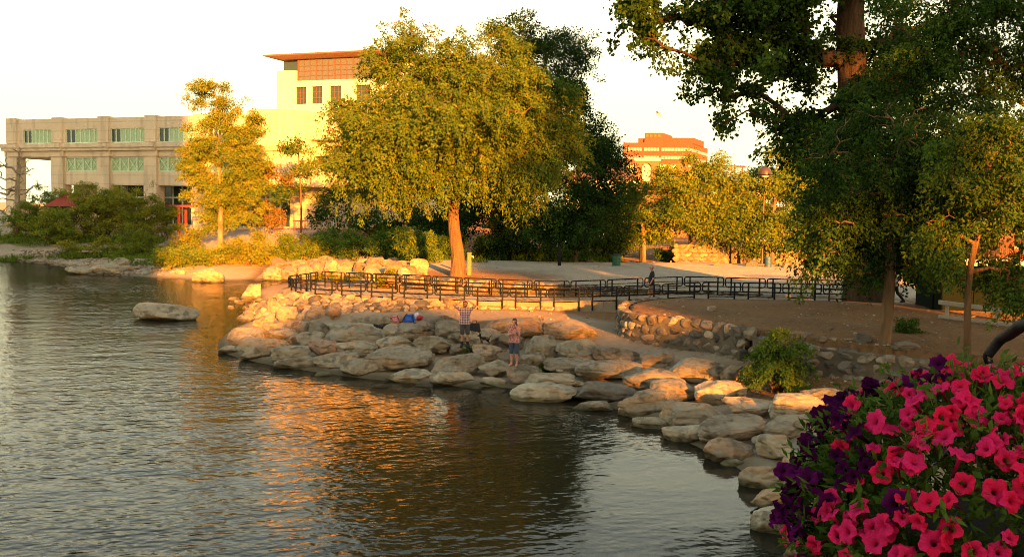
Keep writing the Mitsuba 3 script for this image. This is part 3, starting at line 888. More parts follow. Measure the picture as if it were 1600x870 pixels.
def fill_lobes(rng, lobes, n, shell=0.55, bough=0.0, per=13):
    """n points in the lobes (each centre + radii), more of them towards the outside, gathered into boughs; and their outward directions."""
    Ls = np.array(lobes, float)
    vol = Ls[:, 3] * Ls[:, 4] * Ls[:, 5]
    nb = n if bough <= 0 else max(8, n // per)
    pick = rng.choice(len(Ls), nb, p=vol ** 0.72 / (vol ** 0.72).sum())
    d = rng.normal(size=(nb, 3))
    d /= np.linalg.norm(d, axis=1, keepdims=True)
    r = rng.random(nb) ** (1 / 3)
    r = shell + (1 - shell) * r if shell > 0 else r
    r *= 0.86 + 0.3 * rng.random(nb)
    B = Ls[pick, :3] + d * r[:, None] * Ls[pick, 3:6]
    if bough <= 0:
        return B, d
    k = rng.integers(nb, size=n)
    o = rng.normal(size=(n, 3)) * 0.5
    size = bough * rng.uniform(0.55, 1.35, nb)
    ax = d * [1, 1, 0.3] + rng.normal(size=(nb, 3)) * [0.35, 0.35, 0.12]
    ax /= np.linalg.norm(ax, axis=1, keepdims=True)
    t = rng.uniform(-1.0, 0.8, n)
    C = B[k] + ax[k] * (t * size[k])[:, None] + o * (size[k] * 0.62)[:, None] * [1, 1, 0.42]
    C[:, 2] -= 0.18 * size[k] * t
    dd = d[k] * 0.7 + ax[k] * 0.5 + o * 0.6
    return C, dd / np.linalg.norm(dd, axis=1, keepdims=True)


def grow(rng, trunk, r0, r1, C, keep=1.0, rmin=0.012, wig=0.10):
    """Limbs: every point of C joins the nearest node nearer to the trunk; radii by what they carry."""
    trunk = np.asarray(trunk, float)
    tr = chaikin(trunk, 2)
    nodes = [tuple(p) for p in densify3(tr, 0.4)]
    nt = len(nodes)
    parent = list(range(-1, nt - 1))
    fork = int(nt * 0.42)
    base = np.array(nodes[-1]) * 0.45 + np.array(nodes[fork]) * 0.55
    order = np.argsort(np.linalg.norm(C - base, axis=1))
    if keep < 1:
        order = order[np.sort(rng.choice(len(order), int(len(order) * keep), replace=False))]
    arr = np.zeros((nt + len(order) * 2 + 2, 3))
    arr[:nt] = nodes
    cnt = nt
    depth = np.zeros(len(arr))
    for i in order:
        p = C[i]
        d = np.linalg.norm(arr[fork:cnt] - p, axis=1) + 0.35 * np.maximum(0, arr[fork:cnt, 2] - p[2]) + 0.12 * depth[fork:cnt]
        j = fork + int(np.argmin(d))
        q = arr[j]
        l = np.linalg.norm(p - q)
        if l < 0.15:
            continue
        mid = (p + q) / 2 + rng.normal(size=3) * l * wig + np.array([0, 0, 0.10 * l])
        arr[cnt], arr[cnt + 1] = mid, p
        depth[cnt], depth[cnt + 1] = depth[j] + 0.5 * l, depth[j] + l
        parent += [j, cnt]
        cnt += 2
    load = np.ones(cnt)
    for k in range(cnt - 1, nt - 1, -1):
        load[parent[k]] += load[k]
    for k in range(nt - 1, 0, -1):
        load[parent[k]] += load[k] if k >= fork else 0
    # trunk radius from r0 at the foot to r1 at its top
    L = np.linspace(0, 1, nt)
    rad = np.empty(cnt)
    rad[:nt] = r0 + (r1 - r0) * L ** 0.8
    rad[:nt] += r0 * 0.45 * np.exp(-L * nt * 0.4 / (1.6 * r0 + 0.05))       # root flare
    mx = load[nt:].max() if cnt > nt else 1
    rad[nt:] = np.maximum(rmin, r1 * 0.85 * (load[nt:] / mx) ** 0.45)
    # tubes: trunk, then each link
    meshes = []
    tm = tube(arr[:nt], rad[:nt], 14)
    k = tm.vertices
    ang = np.arctan2(k[:, 1] - arr[0, 1], k[:, 0] - arr[0, 0])
    tm.vertices = k + 0.10 * r0 * (meshkit.fbm(np.stack([np.cos(ang) * 2.2, np.sin(ang) * 2.2, k[:, 2] * 0.35], -1) + 7, 3, 4) - 0.5)[:, None] * np.stack([np.cos(ang), np.sin(ang), 0 * ang], -1) * 2
    # branches, all links at once as 5-sided prisms
    idx = np.arange(nt, cnt)
    if len(idx):
        a, b = arr[np.array(parent)[idx]], arr[idx]
        ra, rb = np.minimum(rad[np.array(parent)[idx]], rad[idx] * 1.6), rad[idx]
        t = b - a
        t /= np.linalg.norm(t, axis=1, keepdims=True) + 1e-9
        u = np.cross(t, np.where(np.abs(t[:, 2:]) < 0.8, [[0, 0, 1.0]], [[1.0, 0, 0]]))
        u /= np.linalg.norm(u, axis=1, keepdims=True) + 1e-9
        w = np.cross(t, u)
        th = np.arange(5) * 2 * np.pi / 5
        ring = np.cos(th)[None, :, None] * u[:, None] + np.sin(th)[None, :, None] * w[:, None]
        v = np.concatenate([a[:, None] + ring * ra[:, None, None], b[:, None] + ring * rb[:, None, None]], 1).reshape(-1, 3)
        o = (np.arange(len(idx)) * 10)[:, None]
        f = np.concatenate([np.concatenate([o + [c, (c + 1) % 5, (c + 1) % 5 + 5], o + [c, (c + 1) % 5 + 5, c + 5]], 0) for c in range(5)], 0)
        meshes = [trimesh.Trimesh(v, f, process=False)]
    return tm, meshes


def densify3(p, step):
    out = [p[:1]]
    for a, b in zip(p[:-1], p[1:]):
        n = max(1, int(np.ceil(np.linalg.norm(b - a) / step)))
        out.append(a + (b - a) * (np.arange(1, n + 1) / n)[:, None])
    return np.vstack(out)


def lobe(px, py, y, rx, ry, ratio=0.9, dy=0.0):
    """A crown lobe as the photo shows it: centre px, py at distance y (+ dy), half width and half height in photo points."""
    c = PD(px, py, y + dy)
    s = (y + dy) / FOC
    return [c[0], c[1], c[2], rx * s, rx * s * ratio, ry * s]


def tree(name, label, trunk, r0, r1, lobes, clumps, per, leaf, tone, seed, length=0.9, spread=0.22, droop=0.35, tvar=0.05, bright=0.5, shell=0.35, aspect=0.5, bark=0.4, cat_='tree', group=None, keep=0.6, ctone=0.09, extra=None, up=0.0, bough=None, bper=13, rmin=0.012):
    rng = np.random.default_rng(seed)
    key = thing(name, label, cat_, group)
    bough = float(np.median([q[3] for q in lobes])) * 0.42 if bough is None else bough
    C, D = fill_lobes(rng, lobes, clumps, shell, bough, bper)
    tm, br = grow(rng, trunk, r0, r1, C, keep, rmin)
    add('trunk', tm, 'm_bark', key, smooth=True, uv=(bark, 0))
    if br:
        add('limbs', br[0], 'm_bark', key, smooth=True, uv=(bark, 0), kind='stuff')
    D = D + np.array([0, 0, -0.25 + up]) + rng.normal(size=D.shape) * 0.35
    parts = [sprays(rng, C, D, per, length, spread, droop, leaf, tone, tvar, bright, aspect, ctone)]
    if extra is not None:
        parts += extra
    add_leaves(parts, key)
    return key


def foot(px, py):
    p = PT(px, py)
    return np.array([p[0], p[1], float(H(p[0], p[1])) - 0.15])


# the big leaning tree in the middle
b0 = foot(716, 432)
Y0 = b0[1]
lob = [lobe(660, 105, Y0, 70, 62), lobe(740, 110, Y0, 85, 66), lobe(620, 165, Y0, 85, 70), lobe(800, 160, Y0, 85, 75), lobe(560, 205, Y0, 55, 45), lobe(700, 180, Y0, 120, 78, dy=-1.5), lobe(620, 240, Y0, 100, 56, dy=-1.5),
       lobe(545, 250, Y0, 42, 36), lobe(770, 235, Y0, 105, 62, dy=-1.5), lobe(575, 285, Y0, 60, 42, dy=-1), lobe(645, 292, Y0, 56, 34, dy=-2), lobe(812, 285, Y0, 64, 52, dy=-1), lobe(855, 215, Y0, 55, 55), lobe(522, 288, Y0, 26, 24),
       lobe(515, 185, Y0, 22, 18), lobe(605, 85, Y0, 24, 18), lobe(765, 50, Y0, 22, 14), lobe(660, 48, Y0, 24, 16), lobe(855, 275, Y0, 45, 55), lobe(600, 322, Y0, 44, 14, dy=-2), lobe(850, 150, Y0, 50, 45)]
for q in lob:
    c0 = PD(705, 205, Y0)
    q[0] = c0[0] + (q[0] - c0[0]) * 0.93
    if q[2] < c0[2]:
        q[2] = c0[2] + (q[2] - c0[2]) * 0.72 + 0.35
        q[5] *= 0.88
tree('shade_tree', 'large leaning tree with a broad golden green crown and an orange lit trunk', [b0, PD(716, 400, Y0), PD(711, 370, Y0), PD(708, 335, Y0), PD(712, 290, Y0), PD(705, 200, Y0), PD(700, 150, Y0)],
     0.46, 0.12, lob, 4200, 58, 0.165, 0.44, 1, length=1.15, spread=0.14, droop=0.55, bright=0.66, shell=0.22, bark=0.40, keep=0.6, rmin=0.022, tvar=0.05, bough=1.5, bper=17, ctone=0.07)
# the dark trees behind it, to the right
b1 = foot(772, 410) + [0, 4, 0]
Y1 = b1[1]
lob = [lobe(850, 95, Y1, 62, 56), lobe(885, 150, Y1, 36, 56), lobe(812, 52, Y1, 26, 22), lobe(830, 200, Y1, 60, 60), lobe(800, 140, Y1, 60, 80), lobe(800, 250, Y1, 80, 80), lobe(770, 340, Y1, 90, 50)]
tree('dark_tree', 'dark green tree rising behind the right side of the big golden tree', [b1, PD(775, 330, Y1), PD(800, 220, Y1), PD(830, 100, Y1)], 0.35, 0.15, lob, 2100, 58, 0.21, 0.03, 2, length=1.1, spread=0.26, droop=0.2, bright=0.34, bark=0.2)
b2 = foot(899, 412)
Y2 = b2[1] - 1.5
lob = [lobe(905, 245, Y2, 62, 48), lobe(945, 250, Y2, 30, 28), lobe(870, 290, Y2, 60, 60), lobe(925, 225, Y2, 32, 26), lobe(900, 330, Y2, 55, 42), lobe(850, 350, Y2, 45, 35), lobe(945, 300, Y2, 25, 24)]
tree('dark_tree', 'low dark tree with a slim grey trunk right of the big golden tree', [b2, PD(899, 375, b2[1]), PD(897, 330, Y2), PD(905, 240, Y2)], 0.17, 0.10, lob, 900, 52, 0.20, 0.12, 3, length=0.95, spread=0.26, droop=0.3, bright=0.38, bark=0.45)
# the golden tree on the left bank
b3 = foot(344, 397)
Y3 = b3[1]
lob = [lobe(338, 160, Y3, 28, 24), lobe(362, 190, Y3, 36, 34), lobe(335, 215, Y3, 34, 34), lobe(388, 232, Y3, 24, 36), lobe(345, 262, Y3, 50, 38), lobe(385, 285, Y3, 24, 30), lobe(328, 300, Y3, 32, 30), lobe(368, 318, Y3, 34, 28), lobe(314, 138, Y3, 12, 8), lobe(308, 240, Y3, 14, 16), lobe(352, 345, Y3, 30, 12)]
tree('golden_tree', 'tall slender golden leaved tree with a pale trunk standing on the left bank', [b3, PD(345, 350, Y3), PD(344, 300, Y3), PD(341, 240, Y3), PD(345, 190, Y3), PD(335, 140, Y3)], 0.30, 0.06, lob, 1500, 62, 0.20, 0.56, 4, length=0.8, spread=0.22, droop=0.2, bright=0.88, bark=0.8, keep=0.5, up=0.3, bough=0.85, bper=9)
rr = np.random.default_rng(44)
# smaller trees in front of the building
p = foot(470, 362)
Y = 103.0
g = lambda px, py, yy: np.array([*PD(px, py, yy)[:2], float(H(*PD(px, py, yy)[:2])) - 0.2])
b = g(470, 360, Y)
tree('small_tree', 'thin dark leaved tree with spreading open branches in front of the sunlit building wall', [b, PD(471, 320, Y), PD(468, 270, Y), PD(466, 235, Y)], 0.13, 0.05, [lobe(466, 250, Y, 28, 22), lobe(445, 282, Y, 26, 22), lobe(490, 280, Y, 26, 24), lobe(468, 315, Y, 36, 20)], 190, 32, 0.26, 0.36, 6, length=0.9, spread=0.35, droop=0.1, bark=0.45, up=0.4)
b = g(416, 360, Y)
tree('small_tree', 'rusty leaved young tree directly right of the golden tree', [b, PD(416, 320, Y), PD(414, 260, Y)], 0.16, 0.05, [lobe(420, 265, Y, 24, 24), lobe(418, 305, Y, 30, 24), lobe(428, 335, Y, 26, 16)], 150, 32, 0.26, 0.92, 7, length=0.9, spread=0.32, droop=0.1, bark=0.6, up=0.4)
b = g(546, 362, 101.0)
Y = 101.0
tree('small_tree', 'dark green tree half hidden behind the left lower branches of the big golden tree', [b, PD(546, 310, Y), PD(546, 260, Y)], 0.2, 0.06, [lobe(545, 300, Y, 42, 40), lobe(600, 310, Y, 50, 42), lobe(650, 330, Y, 50, 35)], 260, 40, 0.34, 0.20, 8, length=1.0, spread=0.4, droop=0.2, bright=0.35, bark=0.3)
b = foot(238, 372)
tree('sapling', 'thin bare orange sapling standing among the left bank shrubs', [b, PD(236, 345, b[1]), PD(230, 318, b[1]), PD(226, 300, b[1])], 0.10, 0.03, [lobe(228, 315, b[1], 16, 26), lobe(243, 325, b[1], 12, 22)], 60, 5, 0.2, 0.9, 9, length=0.7, spread=0.2, droop=0.0, bark=0.75, keep=1.0, up=0.5)
b = foot(27, 372)
tree('bare_tree', 'leafless pale grey tree at the left edge of the photo', [b, PD(27, 330, b[1]), PD(27, 290, b[1]), PD(30, 255, b[1])], 0.42, 0.20, [lobe(15, 275, b[1], 25, 40), lobe(42, 285, b[1], 22, 40), lobe(30, 250, b[1], 22, 22), lobe(5, 320, b[1], 26, 20), lobe(60, 305, b[1], 12, 20)], 130, 1, 0.06, 0.9, 10, length=0.3, spread=0.1, droop=0.0, bark=1.0, keep=1.0, up=0.5, bough=0.0, rmin=0.035)

# the plaza trees
PLZ = [
    ('shade tree with a sunlit forked trunk left of the tallest yellow plaza tree', (1006, 410), [(1006, 385), (1004, 350), (1000, 310)], 0.20, [(985, 330, 60, 36), (1035, 325, 45, 40), (950, 350, 48, 26), (1000, 300, 45, 26), (1050, 355, 40, 22)], 0.40, 300, 0.6),
    ('tallest yellow green plaza tree with two pointed tops in front of the red brick tower', (1079, 411), [(1079, 380), (1078, 330), (1075, 280), (1066, 250)], 0.20, [(1062, 262, 26, 30), (1112, 280, 34, 30), (1085, 300, 52, 40), (1060, 325, 50, 40), (1120, 325, 42, 42), (1085, 360, 55, 26), (1140, 300, 16, 18)], 0.52, 520, 0.85),
    ('small plaza tree with a thin trunk between the tallest plaza tree and the lamp post', (1144, 413), [(1144, 390), (1146, 360), (1148, 330)], 0.12, [(1145, 340, 36, 30), (1120, 365, 30, 18), (1170, 362, 32, 20)], 0.46, 190, 0.7),
    ('plaza tree with a reddish trunk just right of the lamp post', (1208, 415), [(1205, 385), (1206, 350), (1212, 310)], 0.2, [(1215, 315, 50, 36), (1180, 300, 34, 30), (1245, 330, 44, 44), (1205, 350, 60, 28), (1255, 290, 30, 30)], 0.48, 380, 0.75),
]
for i, (lab, ft, tr, r0, ls, tone, n, br) in enumerate(PLZ):
    b = foot(*ft)
    y = b[1]
    tree('plaza_tree', lab, [b] + [PD(a, c, y) for a, c in tr], r0, r0 * 0.5, [lobe(a, c, y, u, v) for a, c, u, v in ls], int(n * 1.7), 46, 0.21, tone, 20 + i, length=0.95, spread=0.28, droop=0.15, bright=br, bark=0.62, up=0.25, group=None)
for i, (lab, px, py, y, ls, tone) in enumerate([
        ('tall hazy tree rising beyond the plaza right of the lamp post', 1250, 400, 96, [(1250, 240, 30, 40), (1235, 275, 38, 30), (1275, 290, 40, 50), (1262, 205, 18, 22)], 0.48),
        ('yellow green tree top behind the lamp post', 1190, 400, 104, [(1175, 310, 40, 32), (1210, 285, 30, 26), (1150, 330, 28, 24)], 0.50),
        ('dark green trees massed at the back of the plaza left of the green bin', 930, 400, 92, [(880, 370, 45, 26), (935, 360, 50, 30), (970, 345, 40, 30)], 0.30)]):
    b = g(px, py, y)
    tree('background_tree', lab, [b, PD(px, 340, y), PD(px, ls[0][1], y)], 0.25, 0.1, [lobe(a, c, y, u, v) for a, c, u, v in ls], 240, 40, 0.36, tone, 40 + i, length=1.1, spread=0.35, droop=0.15, bright=0.5, bark=0.4)

# the old cottonwood on the mound, huge and reaching out of the frame
b4 = foot(1352, 476)
Y4 = b4[1]
lob = [lobe(1000, 12, Y4, 30, 24), lobe(1045, 62, Y4, 26, 24), lobe(1085, 20, Y4, 50, 28), lobe(1130, 75, Y4, 42, 28), lobe(1150, 15, Y4, 60, 30), lobe(1200, 75, Y4, 50, 42), lobe(1122, 165, Y4, 24, 24), lobe(1165, 132, Y4, 32, 24), lobe(1140, 118, Y4, 22, 18), lobe(1210, 150, Y4, 46, 30),
       lobe(1255, 90, Y4, 42, 44), lobe(1262, 165, Y4, 40, 34), lobe(1385, 60, Y4, 36, 50, dy=0), lobe(1385, 150, Y4, 40, 50, dy=0), 
       lobe(1240, 5, Y4, 60, 30), lobe(1320, 215, Y4, 60, 45, dy=-1), lobe(1390, 250, Y4, 50, 50, dy=-7), lobe(1380, 310, Y4, 70, 55, dy=-7), lobe(1300, 320, Y4, 50, 45, dy=-7), lobe(1430, 350, Y4, 50, 40, dy=-7),
       lobe(1275, 215, Y4, 46, 34, dy=-2), lobe(1235, 205, Y4, 30, 24), lobe(1370, 160, Y4, 46, 40, dy=-2), lobe(1300, 60, Y4, 30, 40, dy=3), lobe(1390, 100, Y4, 30, 30, dy=-1), lobe(1345, 270, Y4, 60, 40, dy=-2), lobe(1400, 390, Y4, 40, 26, dy=-7), lobe(1270, 380, Y4, 30, 30, dy=1), lobe(1100, -90, Y4, 110, 60), lobe(1280, -130, Y4, 130, 90), lobe(1350, -100, Y4, 50, 70), lobe(1290, -280, Y4, 130, 80)]
rng = np.random.default_rng(12)
extra = []
tree('cottonwood', 'huge old cottonwood with a massive dark furrowed trunk, its limbs reaching over the top right', [b4, PD(1352, 440, Y4), PD(1345, 380, Y4), PD(1338, 250, Y4), PD(1330, 100, Y4), PD(1328, 0, Y4), PD(1335, -150, Y4)],
     0.95, 0.52, lob, 2900, 46, 0.20, 0.20, 5, length=0.72, spread=0.20, droop=0.35, bright=0.38, shell=0.2, bark=0.10, keep=0.4, aspect=0.75, bough=1.25)
# the slimmer trees on the mound in front of it
b5 = foot(1381, 546)
Y5 = b5[1]
lob = [lobe(1290, 392, Y5, 40, 22), lobe(1310, 340, Y5, 50, 36), lobe(1345, 285, Y5, 60, 44), lobe(1300, 235, Y5, 44, 36), lobe(1385, 345, Y5, 42, 34), lobe(1330, 375, Y5, 44, 24), lobe(1288, 428, Y5, 26, 20), lobe(1430, 260, Y5, 50, 44), lobe(1450, 385, Y5, 34, 24), lobe(1268, 348, Y5, 22, 22), lobe(1278, 285, Y5, 24, 24), lobe(1370, 190, Y5, 50, 36), lobe(1468, 415, Y5, 22, 14), lobe(1425, 320, Y5, 46, 40), lobe(1300, 455, Y5, 14, 12), lobe(1465, 320, Y5, 30, 36), lobe(1460, 230, Y5, 36, 36), lobe(1400, 420, Y5, 24, 14)]
tree('mound_tree', 'dark green tree with a slim upright orange lit trunk in front of the cottonwood', [b5, PD(1385, 500, Y5), PD(1390, 450, Y5), PD(1392, 400, Y5), PD(1385, 330, Y5), PD(1378, 250, Y5)], 0.20, 0.13, lob, 1200, 46, 0.115, 0.15, 13, length=0.60, spread=0.12, droop=0.5, bright=0.42, shell=0.1, bark=0.5, bough=0.7)
b6 = foot(1512, 572)
Y6 = b6[1]
lob = [lobe(1530, 300, Y6, 60, 55), lobe(1570, 240, Y6, 50, 50), lobe(1480, 330, Y6, 48, 36), lobe(1560, 350, Y6, 60, 40), lobe(1590, 300, Y6, 45, 60), lobe(1470, 380, Y6, 36, 22), lobe(1590, 440, Y6, 40, 36), lobe(1560, 200, Y6, 30, 40), lobe(1500, 270, Y6, 40, 40), lobe(1510, 220, Y6, 36, 34)]
tree('mound_tree', 'young bright green tree with a thin reddish trunk at the right edge of the photo', [b6, PD(1511, 520, Y6), PD(1513, 440, Y6), PD(1519, 400, Y6), PD(1532, 350, Y6), PD(1545, 260, Y6)], 0.11, 0.07, lob, 800, 40, 0.115, 0.36, 14, length=0.55, spread=0.11, droop=0.35, bright=0.5, shell=0.15, bark=0.35, bough=0.55)
b7 = np.array([*PD(1690, 470, 33)[:2], 0.0])
b7[2] = float(H(b7[0], b7[1])) - 0.15
Y7 = b7[1]
lob = [lobe(1520, 75, Y7, 60, 50), lobe(1575, 40, Y7, 50, 50), lobe(1585, 150, Y7, 60, 60), lobe(1520, 180, Y7, 50, 50), lobe(1510, 20, Y7, 45, 30), lobe(1600, 230, Y7, 50, 50), lobe(1640, 90, Y7, 70, 80), lobe(1680, 10, Y7, 90, 70), lobe(1700, 200, Y7, 80, 80), lobe(1455, 90, Y7, 42, 44), lobe(1470, 20, Y7, 40, 36), lobe(1450, 180, Y7, 40, 36), lobe(1395, 60, Y7 + 3, 22, 36), lobe(1410, 10, Y7 + 3, 30, 20), lobe(1420, 130, Y7, 40, 40), lobe(1440, 250, Y7, 40, 40), lobe(1520, 260, Y7, 40, 40)]
tree('mound_tree', 'tall dark tree whose crown fills the top right corner, its trunk outside the photo', [b7, PD(1690, 380, Y7), PD(1670, 250, Y7), PD(1650, 100, Y7), PD(1640, 0, Y7)], 0.30, 0.15, lob, 1800, 42, 0.13, 0.20, 15, length=0.6, spread=0.15, droop=0.4, bright=0.42, shell=0.2, bark=0.3, bough=0.8)

# ------------------------------------------------------------------ shrubs
def shrub(px, py, w, h, tone, label, seed, bright=0.5, group=None, leaf=0.22, per=30, dens=1.0, y=None, name='shrub', category='shrub', droop=0.15, up=0.5, aspect=0.35, length=0.6, spread=0.16):
    rng = np.random.default_rng(seed)
    p = foot(px, py) if y is None else g(px, py, y)
    s = p[1] / FOC
    key = thing(name, label, category, group)
    rx, hz = w / 2 * s, h * s
    nl = 5
    lobes = [[p[0] + rng.uniform(-0.5, 0.5) * rx, p[1] + rng.uniform(-0.3, 0.5) * rx, p[2] + hz * rng.uniform(0.32, 0.6), rx * rng.uniform(0.45, 0.65), rx * rng.uniform(0.4, 0.6), hz * rng.uniform(0.28, 0.42)] for _ in range(nl)]
    lobes.append([p[0], p[1], p[2] + hz * 0.35, rx * 0.95, rx * 0.7, hz * 0.4])
    n = int(max(26, dens * 5.0 * (w * h) / 100))
    C, D = fill_lobes(rng, lobes, n, 0.3, 0.22 * min(rx, hz), 9)
    C[:, 2] = np.maximum(C[:, 2], p[2] + 0.1)
    D = D * 0.6 + np.array([0, 0, up]) + rng.normal(size=D.shape) * 0.3
    # stems
    k = rng.choice(n, min(n, 14), replace=False)
    st = [tube([p + [rng.uniform(-0.2, 0.2) * rx, 0, 0], (p + C[i]) / 2 + [0, 0, 0.15 * hz], C[i]], [0.03, 0.02, 0.01], 4) for i in k]
    add('stem', cat(st), 'm_bark', key, smooth=True, uv=(0.35, 0), kind='stuff')
    add_leaves([sprays(rng, C, D, per, length, spread, droop, leaf, tone, 0.06, bright, aspect, 0.08)], key, 'foliage')
    return key


SH = [
    (18, 382, 100, 58, 0.26, 'dark willow shrub at the left edge below the bare tree'), (78, 380, 96, 72, 0.30, 'dark bushy willow right of the bare tree'), (130, 384, 90, 100, 0.34, 'tall green willow in front of the second building pier'),
    (172, 386, 96, 112, 0.36, 'tallest grey green willow below the left lattice windows'), (212, 388, 80, 96, 0.34, 'green willow shrub left of the bare orange sapling'), (72, 372, 60, 96, 0.12, 'dark round tree like shrub under the open bay of the building'),
    (258, 386, 50, 72, 0.48, 'yellowing tall shrub right of the bare orange sapling'), (150, 402, 86, 32, 0.40, 'low bright green clump at the back of the gravel spit'), (212, 406, 66, 52, 0.26, 'round dark green bush at the middle of the far shore'),
    (282, 419, 88, 44, 0.42, 'spreading green shrub at the water edge left of the golden tree'), (300, 396, 70, 46, 0.80, 'golden shrub directly left of the golden tree trunk'), (388, 416, 76, 58, 0.80, 'golden shrub directly right of the golden tree trunk'),
    (340, 414, 60, 30, 0.66, 'low sunlit golden grass clump at the foot of the golden tree'), (455, 412, 56, 50, 0.36, 'rounded green willow at the left end of the far rubble row'), (500, 411, 74, 52, 0.36, 'broad green willow behind the left part of the far rubble row'),
    (552, 412, 74, 56, 0.30, 'dark green willow behind the middle of the far rubble row'), (606, 412, 64, 62, 0.28, 'tall dark willow below the lowest left branches of the big golden tree'), (650, 410, 60, 52, 0.32, 'willow left of the big leaning trunk'),
    (692, 408, 60, 48, 0.28, 'dark willow close behind the big leaning trunk'), (760, 409, 62, 44, 0.30, 'green shrub behind the wooden post'), (812, 408, 66, 42, 0.28, 'dark green shrub under the low right branches of the big golden tree'),
    (846, 410, 40, 30, 0.34, 'small green shrub left of the black bollard'), (930, 408, 60, 36, 0.26, 'dark shrub left of the green bin'), (1045, 408, 50, 26, 0.14, 'low dark shrub between the two sunlit plaza trunks'), (602, 380, 60, 40, 0.34, 'grey green willow under the edge of the big crown'),
    (520, 378, 70, 34, 0.34, 'grey green willow below the red promenade fence'), (700, 378, 80, 40, 0.22, 'dark shrub mass behind the big leaning trunk'), (800, 380, 80, 46, 0.18, 'shadowy shrub behind the dark trees'),
]
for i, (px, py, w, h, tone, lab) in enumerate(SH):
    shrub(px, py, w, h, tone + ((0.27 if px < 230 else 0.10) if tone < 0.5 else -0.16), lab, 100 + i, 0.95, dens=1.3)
for i, (px, py, w, h) in enumerate([(497, 441, 20, 20), (522, 440, 12, 13), (546, 440, 14, 12), (564, 441, 20, 14), (600, 437, 22, 22), (612, 437, 16, 14)]):
    shrub(px, py, w, h, 0.66, ['yellow green weed behind the left end of the railing', 'small yellow weed second from the left behind the railing', 'small yellow weed third from the left behind the railing', 'bushy yellow weed among the far rubble behind the railing',
          'tallest yellow weed beside the upright sunlit boulder', 'yellow weed right of the tallest one behind the railing'][i], 140 + i, 0.6, leaf=0.16, per=18, dens=2.0, name='weed', category='plant', length=0.35, spread=0.10)
def river_bush():
    rng = np.random.default_rng(160)
    p = foot(1215, 604)
    key = thing('bush', 'dense leafy green bush growing between the boulders and the dark stone wall', 'bush')
    y = p[1]
    lobes = [lobe(1202, 588, y, 34, 16, dy=-0.4), lobe(1236, 584, y, 28, 18, dy=-0.2), lobe(1188, 570, y, 20, 20), lobe(1215, 558, y, 36, 28), lobe(1243, 560, y, 20, 22), lobe(1213, 534, y, 20, 20), lobe(1192, 548, y, 16, 18), lobe(1230, 536, y, 16, 16), lobe(1219, 518, y, 7, 10)]
    C, D = fill_lobes(rng, lobes, 420, 0.4, 0.26, 8)
    C[:, 2] = np.maximum(C[:, 2], p[2] + 0.2)
    D = D * 0.8 + rng.normal(size=D.shape) * 0.3
    k = rng.choice(len(C), 40, replace=False)
    add('stem', cat([tube([p + [rng.uniform(-0.2, 0.2), 0, 0], (p + C[i]) / 2 + [0, 0, 0.2], C[i]], [0.02, 0.014, 0.006], 4) for i in k]), 'm_bark', key, smooth=True, uv=(0.35, 0), kind='stuff')
    add_leaves([sprays(rng, C, D, 34, 0.34, 0.06, 0.75, 0.12, 0.36, 0.05, 0.90, 0.32, 0.09)], key, 'foliage')


river_bush()
for i, (px, py, w, h, lab) in enumerate([(734, 553, 14, 20, 'tuft of green weed growing between the boulders by the boots of the man in plaid'), (842, 575, 26, 10, 'dark green weed on the boulder right of the woman'), (1425, 520, 34, 30, 'scraggly weed at the foot of the slim trunk on the mound')]):
    shrub(px, py, w, h, 0.30, lab, 170 + i, 0.5, leaf=0.09, per=18, dens=3.0, name='weed', category='plant', length=0.22, spread=0.06)

# dead leaves on the earth round the bush and on the mound
rng = np.random.default_rng(190)
pts = []
for (cx, cy, sx, sy, n) in [(9.3, 30.0, 1.5, 0.6, 260), (10.6, 29.0, 1.2, 0.5, 160), (7.2, 30.4, 0.8, 0.6, 80), (11.0, 36.0, 3.5, 3.5, 260), (3.5, 43.0, 3.0, 2.0, 120), (6.8, 34.4, 1.2, 0.5, 120), (0.0, 58.0, 5.0, 2.0, 200)]:
    q = np.stack([rng.normal(cx, sx, n), rng.normal(cy, sy, n)], 1)
    pts.append(q)
pts = np.vstack(pts)
z = H(pts[:, 0], pts[:, 1])
P = np.column_stack([pts, z + 0.015])
n = len(P)
A = rng.normal(size=(n, 3)) * [1, 1, 0.15]
N = rng.normal(size=(n, 3)) * 0.35 + [0, 0, 1]
add_leaves([leaves_mesh(P, A, N, rng.uniform(0.06, 0.13, n), rng.uniform(0.04, 0.07, n), rng.choice([0.88, 0.98, 1.0], n), rng.uniform(0.1, 0.9, n), 0.2)], None, 'leaf_litter', 'stuff')
tag('leaf_litter', 'orange brown dead leaves scattered on the earth round the bush and on the mound', 'leaf litter')

# long grass and low growth along the far bank, down to the stones
rng = np.random.default_rng(191)
cl = []
for (x0, x1, y0, y1, n) in [(0, 130, 378, 392, 130), (100, 250, 388, 404, 260), (180, 330, 398, 415, 240), (325, 430, 398, 414, 120), (415, 700, 396, 410, 420), (740, 960, 402, 411, 160)]:
    for _ in range(n):
        p = PT(rng.uniform(x0, x1), rng.uniform(y0, y1))
        if p[1] < 118:
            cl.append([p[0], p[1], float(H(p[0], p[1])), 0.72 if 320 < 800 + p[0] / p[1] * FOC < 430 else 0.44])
cl = np.array(cl)
m_, k_ = len(cl), 34
P = cl[:, None, :3] + rng.normal(size=(m_, k_, 3)) * [0.35, 0.3, 0.0]
A = rng.normal(size=(m_, k_, 3)) * [0.32, 0.32, 0.1] + [0, 0, 1]
N = rng.normal(size=(m_, k_, 3)) * [1, 1, 0.2] + [0, -0.6, 0.3]
L_ = (rng.uniform(0.35, 0.9, m_)[:, None] * rng.uniform(0.6, 1.3, (m_, k_))).ravel()
